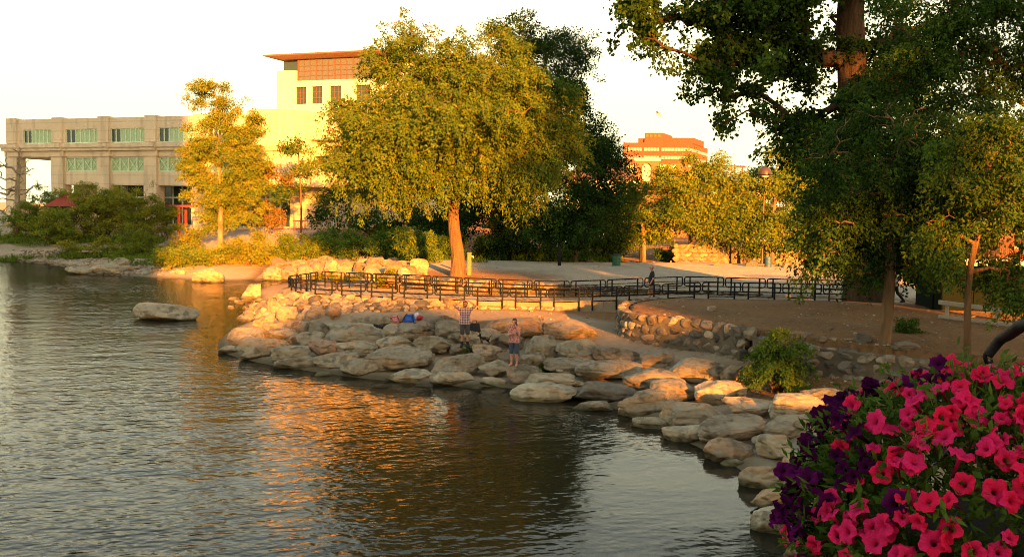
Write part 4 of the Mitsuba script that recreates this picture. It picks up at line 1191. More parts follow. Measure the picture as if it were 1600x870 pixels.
add_leaves([leaves_mesh(P.reshape(-1, 3), A.reshape(-1, 3), N.reshape(-1, 3), L_, 0.07, (cl[:, 3:4] + rng.normal(size=(m_, k_)) * 0.06).ravel(), (0.85 + rng.normal(size=(m_, k_)) * 0.15).ravel(), 0.1)], None, 'bank_grass', 'stuff')
tag('bank_grass', 'long green grass along the far bank between the shrubs and the stones', 'grass')
# ------------------------------------------------------------------ the cream office building
def stucco_col(p, n, uv):
    a = fbm(p.x * 0.5, p.y * 0.5, p.z * 0.35, 4)
    joint = 1 - 0.22 * (1 - sst(0.02, 0.05, dr.abs(fract(p.z / 1.15) - 0.5)))
    streak = 1 - 0.16 * sst(0.55, 0.75, noise(p.x * 2.2, p.y * 2.2, p.z * 0.22))
    return joint * streak * mi.Color3f(0.64, 0.515, 0.35) * (0.82 + 0.28 * a + 0.1 * (noise(p.x * 8, p.y * 8, p.z * 8) - 0.5))


textured('m_stucco', stucco_col, 0.9, spec=0.15)
plain('m_green_glass', (0.30, 0.44, 0.25), 0.2)
plain('m_grey_glass', (0.10, 0.105, 0.10), 0.3, 0.0, 0.3)
plain('m_dark_glass', (0.03, 0.05, 0.045), 0.08)
plain('m_mint', (0.58, 0.66, 0.46), 0.5)
plain('m_red_steel', (0.30, 0.035, 0.03), 0.5)
plain('m_roof_rust', (0.20, 0.10, 0.045), 0.6)
plain('m_brick_far', (0.19, 0.058, 0.028), 0.9)
plain('m_tan_far', (0.21, 0.11, 0.045), 0.9)
plain('m_cream', (0.62, 0.56, 0.44), 0.85)
plain('m_band', (0.25, 0.26, 0.27), 0.4)
plain('m_roof_brown', (0.12, 0.066, 0.045), 0.85)
plain('m_white', (0.70, 0.68, 0.62), 0.55)

A0 = PD(10, 200, 135)[:2]
E1 = np.array([math.cos(-0.3665), math.sin(-0.3665)])         # along the facade, to the right and nearer
E2 = np.array([E1[1], -E1[0]])                                # out of the facade, towards the river


def along(px):
    """Metres along the facade line at the photo column px (level with the windows)."""
    d = ray(px, 240)[:2]
    m = np.array([[E1[0], -d[0]], [E1[1], -d[1]]])
    return float(np.linalg.solve(m, -A0)[0])


def fb(s0, s1, z0, z1, d0, d1):
    """A box on the facade: s along it, d out of it."""
    c = A0 + E1 * (s0 + s1) / 2 + E2 * (d0 + d1) / 2
    return box(c[0], c[1], (z0 + z1) / 2, s1 - s0, d1 - d0, z1 - z0, -0.3665)


def fbeam(sa, za, sb, zb, d, w=0.09):
    pa, pb = A0 + E1 * sa + E2 * d, A0 + E1 * sb + E2 * d
    return tube([[*pa, za], [*pb, zb]], w / 2, 4)


OB = thing('office_building', 'long cream stucco office building with green windows, lattice windows and a raised top storey', 'building')
edges = [10, 37, 88, 103, 158, 173, 230, 248, 302, 320]
s_of = {px: along(px) for px in (10, 24, 33, 37, 80, 83, 88, 103, 150, 154, 158, 173, 175, 226, 230, 248, 250, 302, 307, 320, 345, 430, 520, 412, 440, 460, 466, 484, 492, 511, 560)}
PITCH_B = s_of[173] - s_of[103]
SR = s_of[560] + 6
ZT, ZC0, ZC1 = 17.2, 12.2, 13.9
Wl, pieces = [], []
# upper wall: a band above and below the window openings, piers between them
bays = [(s_of[37], s_of[80]), (s_of[103], s_of[154]), (s_of[173], s_of[226]), (s_of[248], s_of[302])]
while bays[-1][1] + 3 + 6 < s_of[430]:
    bays.append((bays[-1][0] + PITCH_B, bays[-1][1] + PITCH_B))
bays.append((s_of[492], s_of[492] + 4.6))
WZ0, WZ1 = 13.98, 15.8
LZ0, LZ1 = 10.25, 12.1
GZ = 8.5
Wl.append(fb(0, SR, WZ1, ZT, -14, 0))
prev = 0.0
for a, b in bays:
    Wl.append(fb(prev, a, WZ0 - 0.3, WZ1 + 0.01, -0.6, 0.002))
    prev = b
Wl.append(fb(prev, SR, WZ0 - 0.3, WZ1 + 0.01, -0.6, 0.002))
Wl.append(fb(s_of[88], SR, LZ1, ZC1 - 0.2, -14, -0.003))
Wl.append(fb(0, s_of[88], ZC0 - 0.1, ZC1 - 0.2, -14, -0.003))
prev = s_of[88]
for a, b in bays[1:]:
    Wl.append(fb(prev, a, LZ0, LZ1 + 0.01, -0.6, 0.0))
    prev = b
Wl.append(fb(prev, SR, LZ0, LZ1 + 0.01, -0.6, 0.0))
Wl.append(fb(s_of[83], SR, GZ, LZ0 + 0.01, -14, 0.003))
Wl.append(fb(s_of[83] + 0.3, SR, 3.0, GZ, -14, -3.2))
Wl.append(fb(s_of[88], SR, 3.0, WZ1, -14.4, -13.9))
for s in [0.1] + [b + (c - b) / 2 - 1.0 for (a, b), (c, d) in zip(bays[:-1], bays[1:-1])]:
    w = 2.0
    Wl.append(fb(s, s + w, 3.0, ZC1 - 0.1, -1.2, 0.36))
    Wl.append(fb(s + 0.12, s + w - 0.12, ZC1 + 0.1, ZT + 0.16, -0.7, 0.30))
# the rounded sunlit corner bay
c = A0 + E1 * (s_of[440]) + E2 * (-0.6)
Wl.append(lathe([(0, 8.5), (4.4, 8.5), (4.4, 17.35), (0, 17.35)], 40).apply_translation((c[0], c[1], 0)))
Wl.append(fb(s_of[430] + 4, SR, ZC1 + 0.1, ZT + 0.05, -1, 0.9))
add('wall', cat(Wl), 'm_stucco', OB)
co = []
for z0, z1, d in ((13.35, 13.88, 0.75), (12.95, 13.35, 0.55), (12.2, 12.95, 0.12)):
    co.append(fb(-0.3 - d * 0.3, s_of[430], z0, z1, -0.5, d))
    for (a, b), (c2, d2) in zip([(-2, 0.1)] + bays[:-1], bays[:-1]):
        m = (b + c2) / 2
        co.append(fb(max(m - 1.25, -0.5), m + 1.25, z0 + 0.003, z1 - 0.003, -0.5, d + 0.38))
co.append(lathe([(4.3, 12.4), (4.9, 12.6), (5.15, 13.0), (5.15, 13.7), (4.3, 13.9)], 40).apply_translation((c[0], c[1], 0)))
for i, m in enumerate(co):
    pass
add('cornice', cat(co), 'm_stucco', OB)
for k, (a, b) in enumerate(bays):
    # upper window: green panes between pale mullions
    wk = add('window', fb(a, b, WZ0, WZ1, -0.32, -0.22), 'm_green_glass', OB)
    fr = [fb(a, b, WZ1 - 0.09, WZ1, -0.24, -0.12), fb(a, b, WZ0, WZ0 + 0.09, -0.24, -0.12)]
    nmul = 7
    for j in range(nmul + 1):
        s = a + (b - a) * j / nmul
        fr.append(fb(max(a, s - 0.05), min(b, s + 0.05), WZ0 + 0.09, WZ1 - 0.09, -0.24, -0.12))
    add('frame', cat(fr), 'm_mint', wk)
    for j in (0, 1):
        add('pane', fb(a + (b - a) * (j + 0.1) / nmul, a + (b - a) * (j + 0.9) / nmul, WZ0 + 0.1, WZ1 - 0.1, -0.22, -0.205), 'm_dark_glass', wk)
    if k == 0 or k == len(bays) - 1:
        continue
    lk = add('window', fb(a, b, LZ0, LZ1, -0.40, -0.30), 'm_green_glass', OB)
    lat = [fb(a, b, LZ1 - 0.1, LZ1, -0.26, -0.12), fb(a, b, LZ0, LZ0 + 0.1, -0.26, -0.12)]
    nm = 4
    for j in range(nm + 1):
        s = a + (b - a) * j / nm
        lat.append(fb(max(a, s - 0.06), min(b, s + 0.06), LZ0 + 0.1, LZ1 - 0.1, -0.26, -0.12))
        if j < nm:
            s2 = a + (b - a) * (j + 1) / nm
            lat += [fbeam(s, LZ0 + 0.1, s2, LZ1 - 0.1, -0.19), fbeam(s, LZ1 - 0.1, s2, LZ0 + 0.1, -0.19)]
    add('lattice', cat(lat), 'm_mint', lk)
# ground floor glass and the red steel frames before it
gk = add('storefront', fb(s_of[158], s_of[430], 3.6, GZ - 0.02, -3.15, -3.05), 'm_dark_glass', OB)
mm = [fb(s, s + 0.14, 3.6, GZ - 0.03, -3.04, -2.9) for s in np.arange(s_of[158], s_of[430], 1.5)]
mm.append(fb(s_of[158], s_of[430], 6.9, 7.1, -3.04, -2.88))
add('mullion', cat(mm), 'm_mint', gk)
# the raised top storey, set back
st0, st1 = s_of[412] + 0.5, s_of[560] + 4
TZ = 24.4
tw = [fb(st0, st1, ZT - 0.2, 18.5, -12, -2.0), fb(st0, st0 + 2.6, 18.5, 22.6, -12, -2.02), fb(st0, st1, 20.6, 21.3, -12, -2.0), fb(st0 + 2.3, st1, 18.5, 24.0, -12, -5.9)]
sw_ = [(s_of[440] + 0.6, s_of[460] + 0.3), (s_of[466] + 0.5, s_of[484] + 0.4), (s_of[492] + 0.7, s_of[511] + 0.7), (s_of[511] + 2.6, s_of[511] + 4.6)]
prev = st0 + 2.0
for a, b in sw_:
    tw.append(fb(prev, a, 18.5, 20.61, -2.6, -2.003))
    prev = b
tw.append(fb(prev, st1, 18.5, 20.61, -2.6, -2.003))
add('upper_wall', cat(tw), 'm_cream', OB)
for a, b in sw_:
    wk = add('window', fb(a, b, 18.4, 20.6, -2.5, -2.4), 'm_dark_glass', OB)
    fr = [fb(a + (b - a) * t - 0.03, a + (b - a) * t + 0.03, 18.4, 20.6, -2.4, -2.3) for t in (0.02, 0.33, 0.66, 0.98)] + [fb(a, b, z, z + 0.06, -2.4, -2.3) for z in (18.5, 19.2, 19.9)]
    add('frame', cat(fr), 'm_roof_brown', wk)
a, b = st0 + 2.7, st1
wk = add('curtain_window', fb(a, b, 21.3, 23.9, -2.6, -2.5), 'm_grey_glass', OB)
fr = [fb(s, s + (0.16 if i % 3 == 0 else 0.05), 21.3, 23.9, -2.5, -2.4) for i, s in enumerate(np.arange(a, b, 0.85))] + [fb(a, b, z, z + 0.05, -2.49, -2.41) for z in (21.9, 22.5, 23.1)]
add('frame', cat(fr), 'm_roof_brown', wk)
add('window', fb(st0 + 0.4, a - 0.02, 22.6, 23.9, -3.0, -2.9), 'm_dark_glass', OB)
v = []
for z, e, d in ((23.92, 1.0, -2.0), (24.28, -1.3, -0.9), (24.44, -1.3, -0.9)):
    for s, dd in ((st0 + e, -12.5), (st0 + e, d), (st1 + 1, d), (st1 + 1, -12.5)):
        q = A0 + E1 * s + E2 * dd
        v.append([*q, z])
add('roof', trimesh.convex.convex_hull(np.array(v)), 'm_roof_rust', OB)

# red promenade fence on a flood wall, and red steel canopies
def red_fence():
    t = thing('promenade_fence', 'red steel fence on a pale flood wall in front of the sunlit building', 'fence')
    a, b = PD(418, 360, 112), PD(720, 362, 116)
    n = 9
    zb = 3.35
    d = b - a
    yaw = math.atan2(d[1], d[0])
    L_ = np.linalg.norm(d[:2])
    m = (a + b) / 2
    add('flood_wall', box(m[0], m[1], zb - 0.7, L_ + 0.6, 0.4, 1.5, yaw), 'm_stucco', t)
    for i in range(n + 1):
        q = a + d * i / n
        if i in (3, 7):
            add('pier', box(q[0], q[1], zb + 0.6, 0.7, 0.6, 1.4, yaw), 'm_stucco', t)
        else:
            add('post', box(q[0], q[1], zb + 0.6, 0.12, 0.12, 1.2, yaw), 'm_red_steel', t)
        if i < n:
            e = d / L_
            s = L_ / n
            bars = [box(*(a + d * (i + 0.5) / n)[:2], zb + 1.12, s - 0.74, 0.08, 0.1, yaw), box(*(a + d * (i + 0.5) / n)[:2], zb + 0.2, s - 0.74, 0.06, 0.08, yaw)]
            bars += [box(*(a + e * (s * i + 0.4 + u))[:2], zb + 0.65, 0.045, 0.04, 0.84, yaw) for u in np.arange(0.1, s - 0.8, 0.16)]
            add('panel', cat(bars), 'm_red_steel', t)


red_fence()
t = thing('steel_pavilion', 'small maroon gable roofed pavilion half hidden in the willows on the left bank', 'pavilion')
c = PD(117, 318, 112)
ridge = trimesh.Trimesh([[-2.6, -2, 0], [2.6, -2, 0], [0, -2, 1.5], [-2.6, 2, 0], [2.6, 2, 0], [0, 2, 1.5]], [[0, 1, 2], [3, 5, 4], [0, 2, 5], [0, 5, 3], [1, 4, 5], [1, 5, 2], [0, 3, 4], [0, 4, 1]])
add('roof', ridge.apply_translation((c[0], c[1], c[2] - 0.35)), 'm_red_steel', t)
for i in (-1, 1):
    for j in (-1, 1):
        add('post', box(c[0] + 2.2 * i, c[1] + 1.7 * j, c[2] - 2.4, 0.18, 0.18, 4.1), 'm_red_steel', t)
t = thing('steel_canopy', 'flat bright red steel canopy on posts left of the golden tree', 'canopy')
c = PD(285, 322, 112)
add('beam', cat([box(c[0], c[1] + y, c[2], 3.0, 0.2, 0.22) for y in (-1.2, 1.2)] + [box(c[0] + x, c[1], c[2] + 0.003, 0.18, 2.2, 0.18) for x in (-1.3, 0, 1.3)]), 'm_red_steel', t)
for y in (-1.2, 1.2):
    add('post', box(c[0], c[1] + y, c[2] - 1.9, 0.28, 0.24, 3.5), 'm_red_steel', t)

# ------------------------------------------------------------------ the far brick office tower with the flag
t = thing('brick_tower', 'orange red brick office tower with pale window bands in the distance', 'building')
Y = 560.0
pl, pc, pr = PD(974, 224, Y), PD(1079, 225, Y - 6), PD(1106, 233, Y + 40)
zt = PD(1040, 224, Y)[2]
ang = math.atan2(pc[1] - pl[1], pc[0] - pl[0])
ew, en = np.array([math.cos(ang), math.sin(ang)]), np.array([-math.sin(ang), math.cos(ang)])
W_ = np.linalg.norm((pc - pl)[:2])
D_ = 46.0
side = pr[:2] - pc[:2]
ys = side / np.linalg.norm(side)
D_ = np.linalg.norm(side)


def tb(s0, s1, d0, d1, z0, z1):
    q = [pl[:2] + ew * s + ys * d for s in (s0, s1) for d in (d0, d1)]
    return trimesh.convex.convex_hull(np.array([[*p, z] for p in q for z in (z0, z1)]))


wl = []
z = zt
k = 0
hts = []
while z > 4:
    wl.append(tb(0, W_, 0, D_, z - 2.7, z))
    hts.append((z - 4.6, z - 2.7))
    z -= 4.6
wl.append(tb(0.8, W_ - 0.8, 0.8, D_ - 0.8, 0, zt - 1))
for s0, s1 in ((W_ * 0.28, W_ * 0.31), (W_ * 0.54, W_ * 0.57)):
    for z0, z1 in hts[:3]:
        wl.append(tb(s0, s1, 0.02, 2, z0 - 0.02, z1 + 0.02))
add('wall', cat(wl), 'm_brick_far', t)
for z0, z1 in hts[:6]:
    for s0, s1 in ((0.4, W_ * 0.28), (W_ * 0.31, W_ * 0.54), (W_ * 0.57, W_ - 0.3)):
        wk = add('window_band', tb(s0, s1, 0.35, 1.0, z0, z1), 'm_band', t)
        n = max(3, int((s1 - s0) / 1.6))
        add('mullion', cat([tb(s0 + (s1 - s0) * i / n, s0 + (s1 - s0) * i / n + 0.2, 0.2, 0.4, z0, z1) for i in range(1, n)]), 'm_tan_far', wk)
    add('window_band', tb(W_ - 1.2, W_ - 0.4, 1, D_ - 1, z0, z1), 'm_band', t)
ph = add('penthouse', cat([tb(W_ * 0.31, W_ * 0.58, 1, D_ * 0.5, zt - 0.1, zt + 5.6), tb(W_ * 0.2, W_ * 0.33, 3, D_ * 0.5, zt - 0.1, zt + 2.6), tb(W_ * 0.55, W_ + 0.5, 5, D_ * 0.7, zt - 0.1, zt + 3.2)]), 'm_brick_far', t)
for i in range(4):
    s = W_ * (0.33 + 0.06 * i)
    add('opening', tb(s, s + 1.4, 0.9, 1.4, zt + 3.3, zt + 4.7), 'm_tan_far', ph)
t = thing('flag', 'small red, white and blue flag on a thin pole above the brick tower', 'flag')
c = PD(1024, 212, Y + 8)
ztop = PD(1026, 174, Y + 8)[2]
add('pole', tube([[c[0], c[1], zt - 0.2], [c[0], c[1], ztop + 0.5]], [0.09, 0.05], 8), 'm_band', t)
u, v = np.meshgrid(np.linspace(0, 1, 16), np.linspace(0, 1, 14), indexing='ij')
fx = c[0] + 0.1 + 3.0 * u
fz = ztop - 2.0 * v - 1.0 * u + 0.15 * np.sin(6 * u)
fy = c[1] + 0.35 * np.sin(7 * u + 1) * u
fv = np.stack([fx, fy, fz], -1).reshape(-1, 3)
i, j = np.meshgrid(np.arange(15), np.arange(13), indexing='ij')
fq = np.stack([i * 14 + j, i * 14 + j + 1, (i + 1) * 14 + j + 1, (i + 1) * 14 + j], -1).reshape(-1, 4)
textured('m_flag', lambda p, n, uv: dr.select((uv.x < 0.42) & (uv.y < 0.54), mi.Color3f(0.04, 0.05, 0.16), dr.select(fract(dr.floor(uv.y * 13) * 0.5) < 0.25, mi.Color3f(0.5, 0.03, 0.04), mi.Color3f(0.75, 0.72, 0.68))), 0.8)
add('cloth', (fv, fq), 'm_flag', t, smooth=True, uv=np.stack([u, v], -1).reshape(-1, 2))

# tan building with the arched niche, the brown hipped roof beside it, the dark roof and the poles
t = thing('tan_building', 'tan building with a pale arched niche and green glass in front of the brick tower', 'building')
Y = 170.0
l, r = PD(978, 300, Y), PD(1075, 300, Y)
zt = PD(1010, 248, Y)[2]
mpx = Y / FOC


def X(px):
    return PD(px, 270, Y)[0]


def Z(py, px=1010):
    return PD(px, py, Y)[2]


nl, nr, nb, ntop = X(1002.5), X(1017.5), Z(283), Z(255)
arch = Polygon([(nl, nb), (nr, nb), (nr, ntop - (nr - nl) / 2)] + [((nl + nr) / 2 + math.cos(a) * (nr - nl) / 2, ntop - (nr - nl) / 2 + math.sin(a) * (nr - nl) / 2) for a in np.linspace(0, math.pi, 16)] + [(nl, ntop - (nr - nl) / 2)])
face = Polygon([(X(991.5), 1), (X(1029.5), 1), (X(1029.5), Z(251)), (X(991.5), Z(251))]).difference(arch)
m = trimesh.creation.extrude_polygon(face, 0.5, engine='earcut')
m.apply_transform(trimesh.transformations.rotation_matrix(math.pi / 2, [1, 0, 0]))
m.apply_translation((0, Y, 0))
add('wall', cat([m, box((l[0] + r[0]) / 2, Y + 5, zt / 2 - 0.4, r[0] - l[0], 9.4, zt - 0.8)]), 'm_tan_far', t)
add('niche', box((nl + nr) / 2, Y + 0.12, (nb + ntop) / 2, nr - nl + 0.3, 0.06, ntop - nb + 0.3), 'm_cream', t)
add('cornice', box((X(990) + X(1031)) / 2, Y - 0.35, Z(249.5), X(1031) - X(990), 0.9, 0.5), 'm_cream', t)
for a, b, c0, c1 in ((980, 990, 259, 272), (1031, 1042, 258, 286), (1044, 1056, 258, 286)):
    wk = add('window', box((X(a) + X(b)) / 2, Y + 0.2, (Z(c0) + Z(c1)) / 2, X(b) - X(a), 0.2, Z(c0) - Z(c1)), 'm_green_glass', t)
    add('frame', cat([box((X(a) + X(b)) / 2, Y + 0.05, Z(y), X(b) - X(a), 0.15, 0.18) for y in (c0, c1, (c0 + c1) / 2)]), 'm_cream', wk)
t = thing('hip_roof_house', 'yellow walled house with a steep brown hipped roof left of the tan arched building', 'house')
Y = 125.0
e0, e1, r0_, r1_ = PD(880, 281, Y), PD(999, 283, Y), PD(915, 249, Y + 5), PD(971, 249, Y + 5)
back = [[e0[0], Y + 10, e0[2]], [e1[0], Y + 10, e1[2]]]
rv = np.array([e0, e1, r0_, r1_, back[0], back[1]])
add('roof', trimesh.Trimesh(rv, [[0, 1, 3], [0, 3, 2], [1, 5, 3], [4, 0, 2], [5, 4, 2], [5, 2, 3], [0, 4, 5], [0, 5, 1]], process=False), 'm_roof_brown', t)
add('wall', box((e0[0] + e1[0]) / 2, Y + 5.2, e0[2] / 2, e1[0] - e0[0] - 1.0, 9.0, e0[2]), 'm_cream', t)
add('fascia', box((e0[0] + e1[0]) / 2 + 0.0, Y - 0.06, e0[2] - 0.16, e1[0] - e0[0] + 0.1, 0.1, 0.3), 'm_white', t)
t = thing('gable_house', 'distant house with a low brown roof behind the utility poles', 'house')
Y = 190.0
c = PD(1140, 300, Y)
top, ev = PD(1138, 286, Y)[2], PD(1138, 297, Y)[2]
rv = np.array([[c[0] - 3.2, Y, top], [c[0] + 6, Y + 1, top - 0.5], [c[0] - 4.6, Y - 4, ev], [c[0] + 7, Y - 4, ev], [c[0] - 4.6, Y + 5, ev], [c[0] + 7, Y + 5, ev]])
add('roof', trimesh.convex.convex_hull(rv), 'm_roof_brown', t)
add('wall', box(c[0] + 1.2, Y + 0.5, ev / 2, 10.6, 8, ev - 0.02), 'm_cream', t)
wood = bsdf('m_wood_dark', {'type': 'principled', 'base_color': rgb(0.09, 0.065, 0.045), 'roughness': 0.9})
POLES = []
for i, (px, top, y, lab) in enumerate([(1148, 257, 150, 'left utility pole with cross arms behind the plaza trees'), (1160, 259, 158, 'right utility pole with cross arms behind the plaza trees')]):
    t = thing('utility_pole', lab, 'utility pole', 'utility poles behind the plaza trees' if False else None)
    a = PD(px, top, y)
    add('pole', tube([[a[0], y, 1.0], [a[0], y, a[2]]], [0.17, 0.12], 10), 'm_wood_dark', t)
    for k, zo in enumerate((0.25, 1.6, 3.0)[: 3 if i == 0 else 2]):
        add('cross_arm', box(a[0] + 0.3, y - 0.15, a[2] - zo, 2.6, 0.12, 0.16), 'm_wood_dark', t)
    POLES.append(a)
for k, (dx, dz) in enumerate([(-0.8, -0.15), (0.9, -0.15), (-0.7, -1.5)]):
    a = POLES[0] + np.array([dx, -0.15, dz])
    e = PD(1100 - 6 * k, 268 + 6 * k, 148)
    tt = np.linspace(0, 1, 14)[:, None]
    w = a + (e - a) * tt
    w = np.vstack([w, w[-1:] + (e - a) * 0.0])[:-1]
    far = a + (e - a) * 3.0
    w = a + (far - a) * tt - np.array([0, 0, 1.0]) * (4 * 0.35 * tt * (1 - tt))
    tag(add('power_line', tube(w, 0.02, 4), 'm_dark'), ['upper power line left of the utility poles', 'second power line left of the utility poles', 'lowest power line left of the utility poles'][k], 'wire')

# stone wall behind the plaza
a, b = PD(1055, 410, 79.5), PD(1275, 417, 79.5)
t = thing('garden_wall', 'tan rough stone wall at the back of the plaza behind the lamp post', 'stone wall')
bl = np.array([a[:2], b[:2]])
wall(t, bl, lambda s: 1.9, lambda s: 3.6, 5, (0.4, 0.75), [0.5, 0.5, 0.38, 0.62], 31, 0.16, side=1, flat=1.0)
for i, (px, w, h, lab) in enumerate([(1120, 10, 5, 'small stone left of the dark post at the back of the plaza'), (1174, 18, 10, 'dark boulder at the foot of the garden wall left of the lamp post'), (925, 16, 6, 'flat stone at the plaza edge left of the green bin'), (990, 12, 5, 'small flat stone by the sunlit forked trunk'), (1020, 12, 5, 'small flat stone right of the sunlit forked trunk'), (1242, 12, 7, 'stone right of the blue barrel'), (1229, 10, 6, 'small stone beside the blue barrel')]):
    boulder(px - w / 2, px + w / 2, 411 - h + (px - 960) * 0.02, 412 + (px - 960) * 0.02, 0.4 if i != 1 else 0.2, lab, seed=300 + i, name='edge_stone', category='stone', sub_=2)
p = PT(1108, 484)
boulder(1106, 1120, 476, 486, 0.92, 'single small reddish stone lying on the earth mound', seed=320, name='edge_stone', category='stone', sub_=2)
for i, (x0, x1, y0, y1, tn, lab) in enumerate([(1256, 1270, 516, 524, 0.2, 'dark round stone on the slope above the right wall'), (1278, 1294, 524, 534, 0.4, 'grey stone on the slope above the right wall'), (1298, 1310, 525, 532, 0.7, 'pale stone on the slope above the right wall'), (1322, 1338, 526, 533, 0.7, 'flat pale stone left of the slim trunk on the mound'), (1338, 1364, 520, 536, 0.12, 'dark boulder at the foot of the slim trunk on the mound'), (1238, 1262, 517, 530, 0.35, 'brown boulder beside the top of the bush'), (1395, 1440, 530, 546, 0.3, 'flat rock ledge right of the slim trunk')]):
    boulder(x0, x1, y0, y1, tn, lab, seed=330 + i, name='slope_stone', category='stone', sub_=2)

# ------------------------------------------------------------------ railings
def railing(label, line, zfn, height=1.06, panel=2.5, lift=0.0, w=0.033):
    t = thing('railing', label, 'railing')
    p = densify(line, 0.1)
    s = np.r_[0, np.cumsum(np.linalg.norm(np.diff(p, axis=0), axis=1))]
    n = int(round(s[-1] / panel))

    def at(u, z):
        u = min(max(u, 0), s[-1])
        x, y = np.interp(u, s, p[:, 0]), np.interp(u, s, p[:, 1])
        return np.array([x, y, float(zfn(x, y)) + lift + z])

    for i in range(n):
        a, b = s[-1] * i / n + 0.05, s[-1] * (i + 1) / n - 0.05
        r = 0.10
        lo, hi = 0.44, height
        loop = []
        for (cu, cz, q) in ((b - r, hi - r, 0), (a + r, hi - r, 1), (a + r, lo + r, 2), (b - r, lo + r, 3)):
            for k in range(4):
                an = math.pi / 2 * (q + k / 3)
                loop.append((cu + r * math.cos(an), cz + r * math.sin(an)))
            if q in (0, 2):
                nxt = a + r if q == 0 else b - r
                for f in (0.33, 0.67):
                    loop.append((cu + (nxt - cu) * f, cz + (r if q == 0 else -r)))
        add('rail_loop', tube([at(u, z) for u, z in loop], w, 6, True), 'm_iron', t, smooth=True)
        add('mid_rail', tube([at(u, 0.67) for u in np.linspace(a, b, 5)], w * 0.7, 6), 'm_iron', t, smooth=True)
        add('low_rail', tube([at(u, 0.20) for u in np.linspace(a + 0.28, b - 0.28, 5)], w * 0.85, 6), 'm_iron', t, smooth=True)
        for u in (a + 0.28, b - 0.28):
            add('post', tube([at(u, -0.25), at(u, 0.5), at(u, height - 0.01)], w * 1.3, 6), 'm_iron', t, smooth=True)
    return t


nl_ = np.asarray(sub_line(KERB, (-12.2, 55.1), (16.5, 46.6)))
e = np.gradient(nl_, axis=0)
e /= np.linalg.norm(e, axis=1, keepdims=True) + 1e-9
nl_near = nl_ + np.stack([e[:, 1], -e[:, 0]], 1) * 0.24
railing('near black railing with rounded panels along the river side of the ramp', nl_near, lambda x, y: ramp_z(x, y) + 0.03, 0.87, 1.9)
fl_ = np.asarray(sub_line(FARWALL, (-11.4, 60.3), (17.0, 49.5)))
e = np.gradient(fl_, axis=0)
e /= np.linalg.norm(e, axis=1, keepdims=True) + 1e-9
fl_near = fl_ + np.stack([e[:, 1], -e[:, 0]], 1) * 0.55
railing('far black railing in front of the rubble wall under the plaza', fl_near, lambda x, y: ramp_z(x, y), 0.90, 2.1)
railing('short return of black posts closing the left end of the ramp', np.array([nl_near[0] + [-0.1, 0.25], fl_near[0] + [-0.15, -0.3]]), lambda x, y: ramp_z(x, y), 0.88, 1.3)

# ------------------------------------------------------------------ lamp post, bins, posts
plain('m_bronze', (0.06, 0.035, 0.022), 0.45)
b = foot(1190, 416)
t = thing('street_lamp', 'tall dark bronze street lamp with a dome shaped head on the plaza', 'street lamp')
top = PD(1190, 272, b[1])[2]
add('pole', lathe([(0, -0.1), (0.19, -0.1), (0.19, 0.3), (0.10, 0.42), (0.085, 1.5), (0.07, top - b[2] - 0.1), (0.0, top - b[2] - 0.1)], 14).apply_translation(b), 'm_bronze', t, smooth=40)
add('lamp_head', lathe([(0, -0.12), (0.40, -0.12), (0.52, -0.05), (0.50, 0.16), (0.40, 0.40), (0.22, 0.54), (0, 0.58)], 24).apply_translation((b[0], b[1], top)), 'm_bronze', t, smooth=40)
add('lens', lathe([(0, -0.30), (0.2, -0.26), (0.33, -0.13), (0, -0.13)], 20).apply_translation((b[0], b[1], top)), 'm_white', t, smooth=40)
add('bracket', tube([[b[0], b[1] - 0.05, b[2] + 3.3], [b[0] + 0.3, b[1] - 0.2, b[2] + 3.42], [b[0] + 0.42, b[1] - 0.28, b[2] + 3.25]], 0.025, 6), 'm_bronze', t)
z0, z1 = PD(1190, 377, b[1])[2], PD(1190, 366, b[1])[2]
t = thing('notice_sign', 'small white rectangular notice sign fixed to the plaza street lamp', 'sign')
add('plate', bevel_box(0.44, 0.03, z1 - z0 + 0.05, 0.008).apply_translation((b[0], b[1] - 0.13, (z0 + z1) / 2)), 'm_white', t)
add('border', cat([box(b[0], b[1] - 0.149, (z0 + z1) / 2 + q, 0.36, 0.004, 0.03) for q in (-0.2, 0.2)]), 'm_bronze', t)
add('bracket', box(b[0], b[1] - 0.10, (z0 + z1) / 2, 0.1, 0.05, 0.2), 'm_bronze', t)


def drum(px, py, wpx, hpx, mat, label, lid, name='trash_bin', category='bin'):
    p = foot(px, py)
    p[2] += 0.14
    s = p[1] / FOC
    r, h = wpx * s / 2, hpx * s
    t = thing(name, label, category)
    prof = [(0, 0), (r * 0.97, 0), (r, 0.03), (r, h * 0.31), (r * 1.035, h * 0.33), (r, h * 0.35), (r, h * 0.65), (r * 1.035, h * 0.67), (r, h * 0.69), (r, h * 0.985), (r * 1.03, h), (r * 0.9, h), (r * 0.88, h * 0.5), (0, h * 0.5)]
    add('drum', lathe(prof, 26).apply_translation(p), mat, t, smooth=30)
    if lid:
        add('lid', lathe([(r * 1.02, h * 0.99), (r * 1.06, h * 1.0), (r * 1.06, h * 1.07), (r * 0.85, h * 1.17), (r * 0.34, h * 1.2), (r * 0.34, h * 1.12), (r * 0.8, h * 1.06), (r * 1.0, h * 0.99)], 26).apply_translation(p), 'm_dark', t, smooth=30)
    return t


plain('m_bin_green', (0.012, 0.10, 0.045), 0.5)
plain('m_bin_blue', (0.03, 0.09, 0.17), 0.55)
drum(963, 415, 13, 16, 'm_bin_green', 'green drum bin with a dark lid on the plaza', True)
drum(1200, 417, 11, 16, 'm_bin_blue', 'blue steel barrel beside the lamp post at the back of the plaza', False, 'barrel', 'barrel')


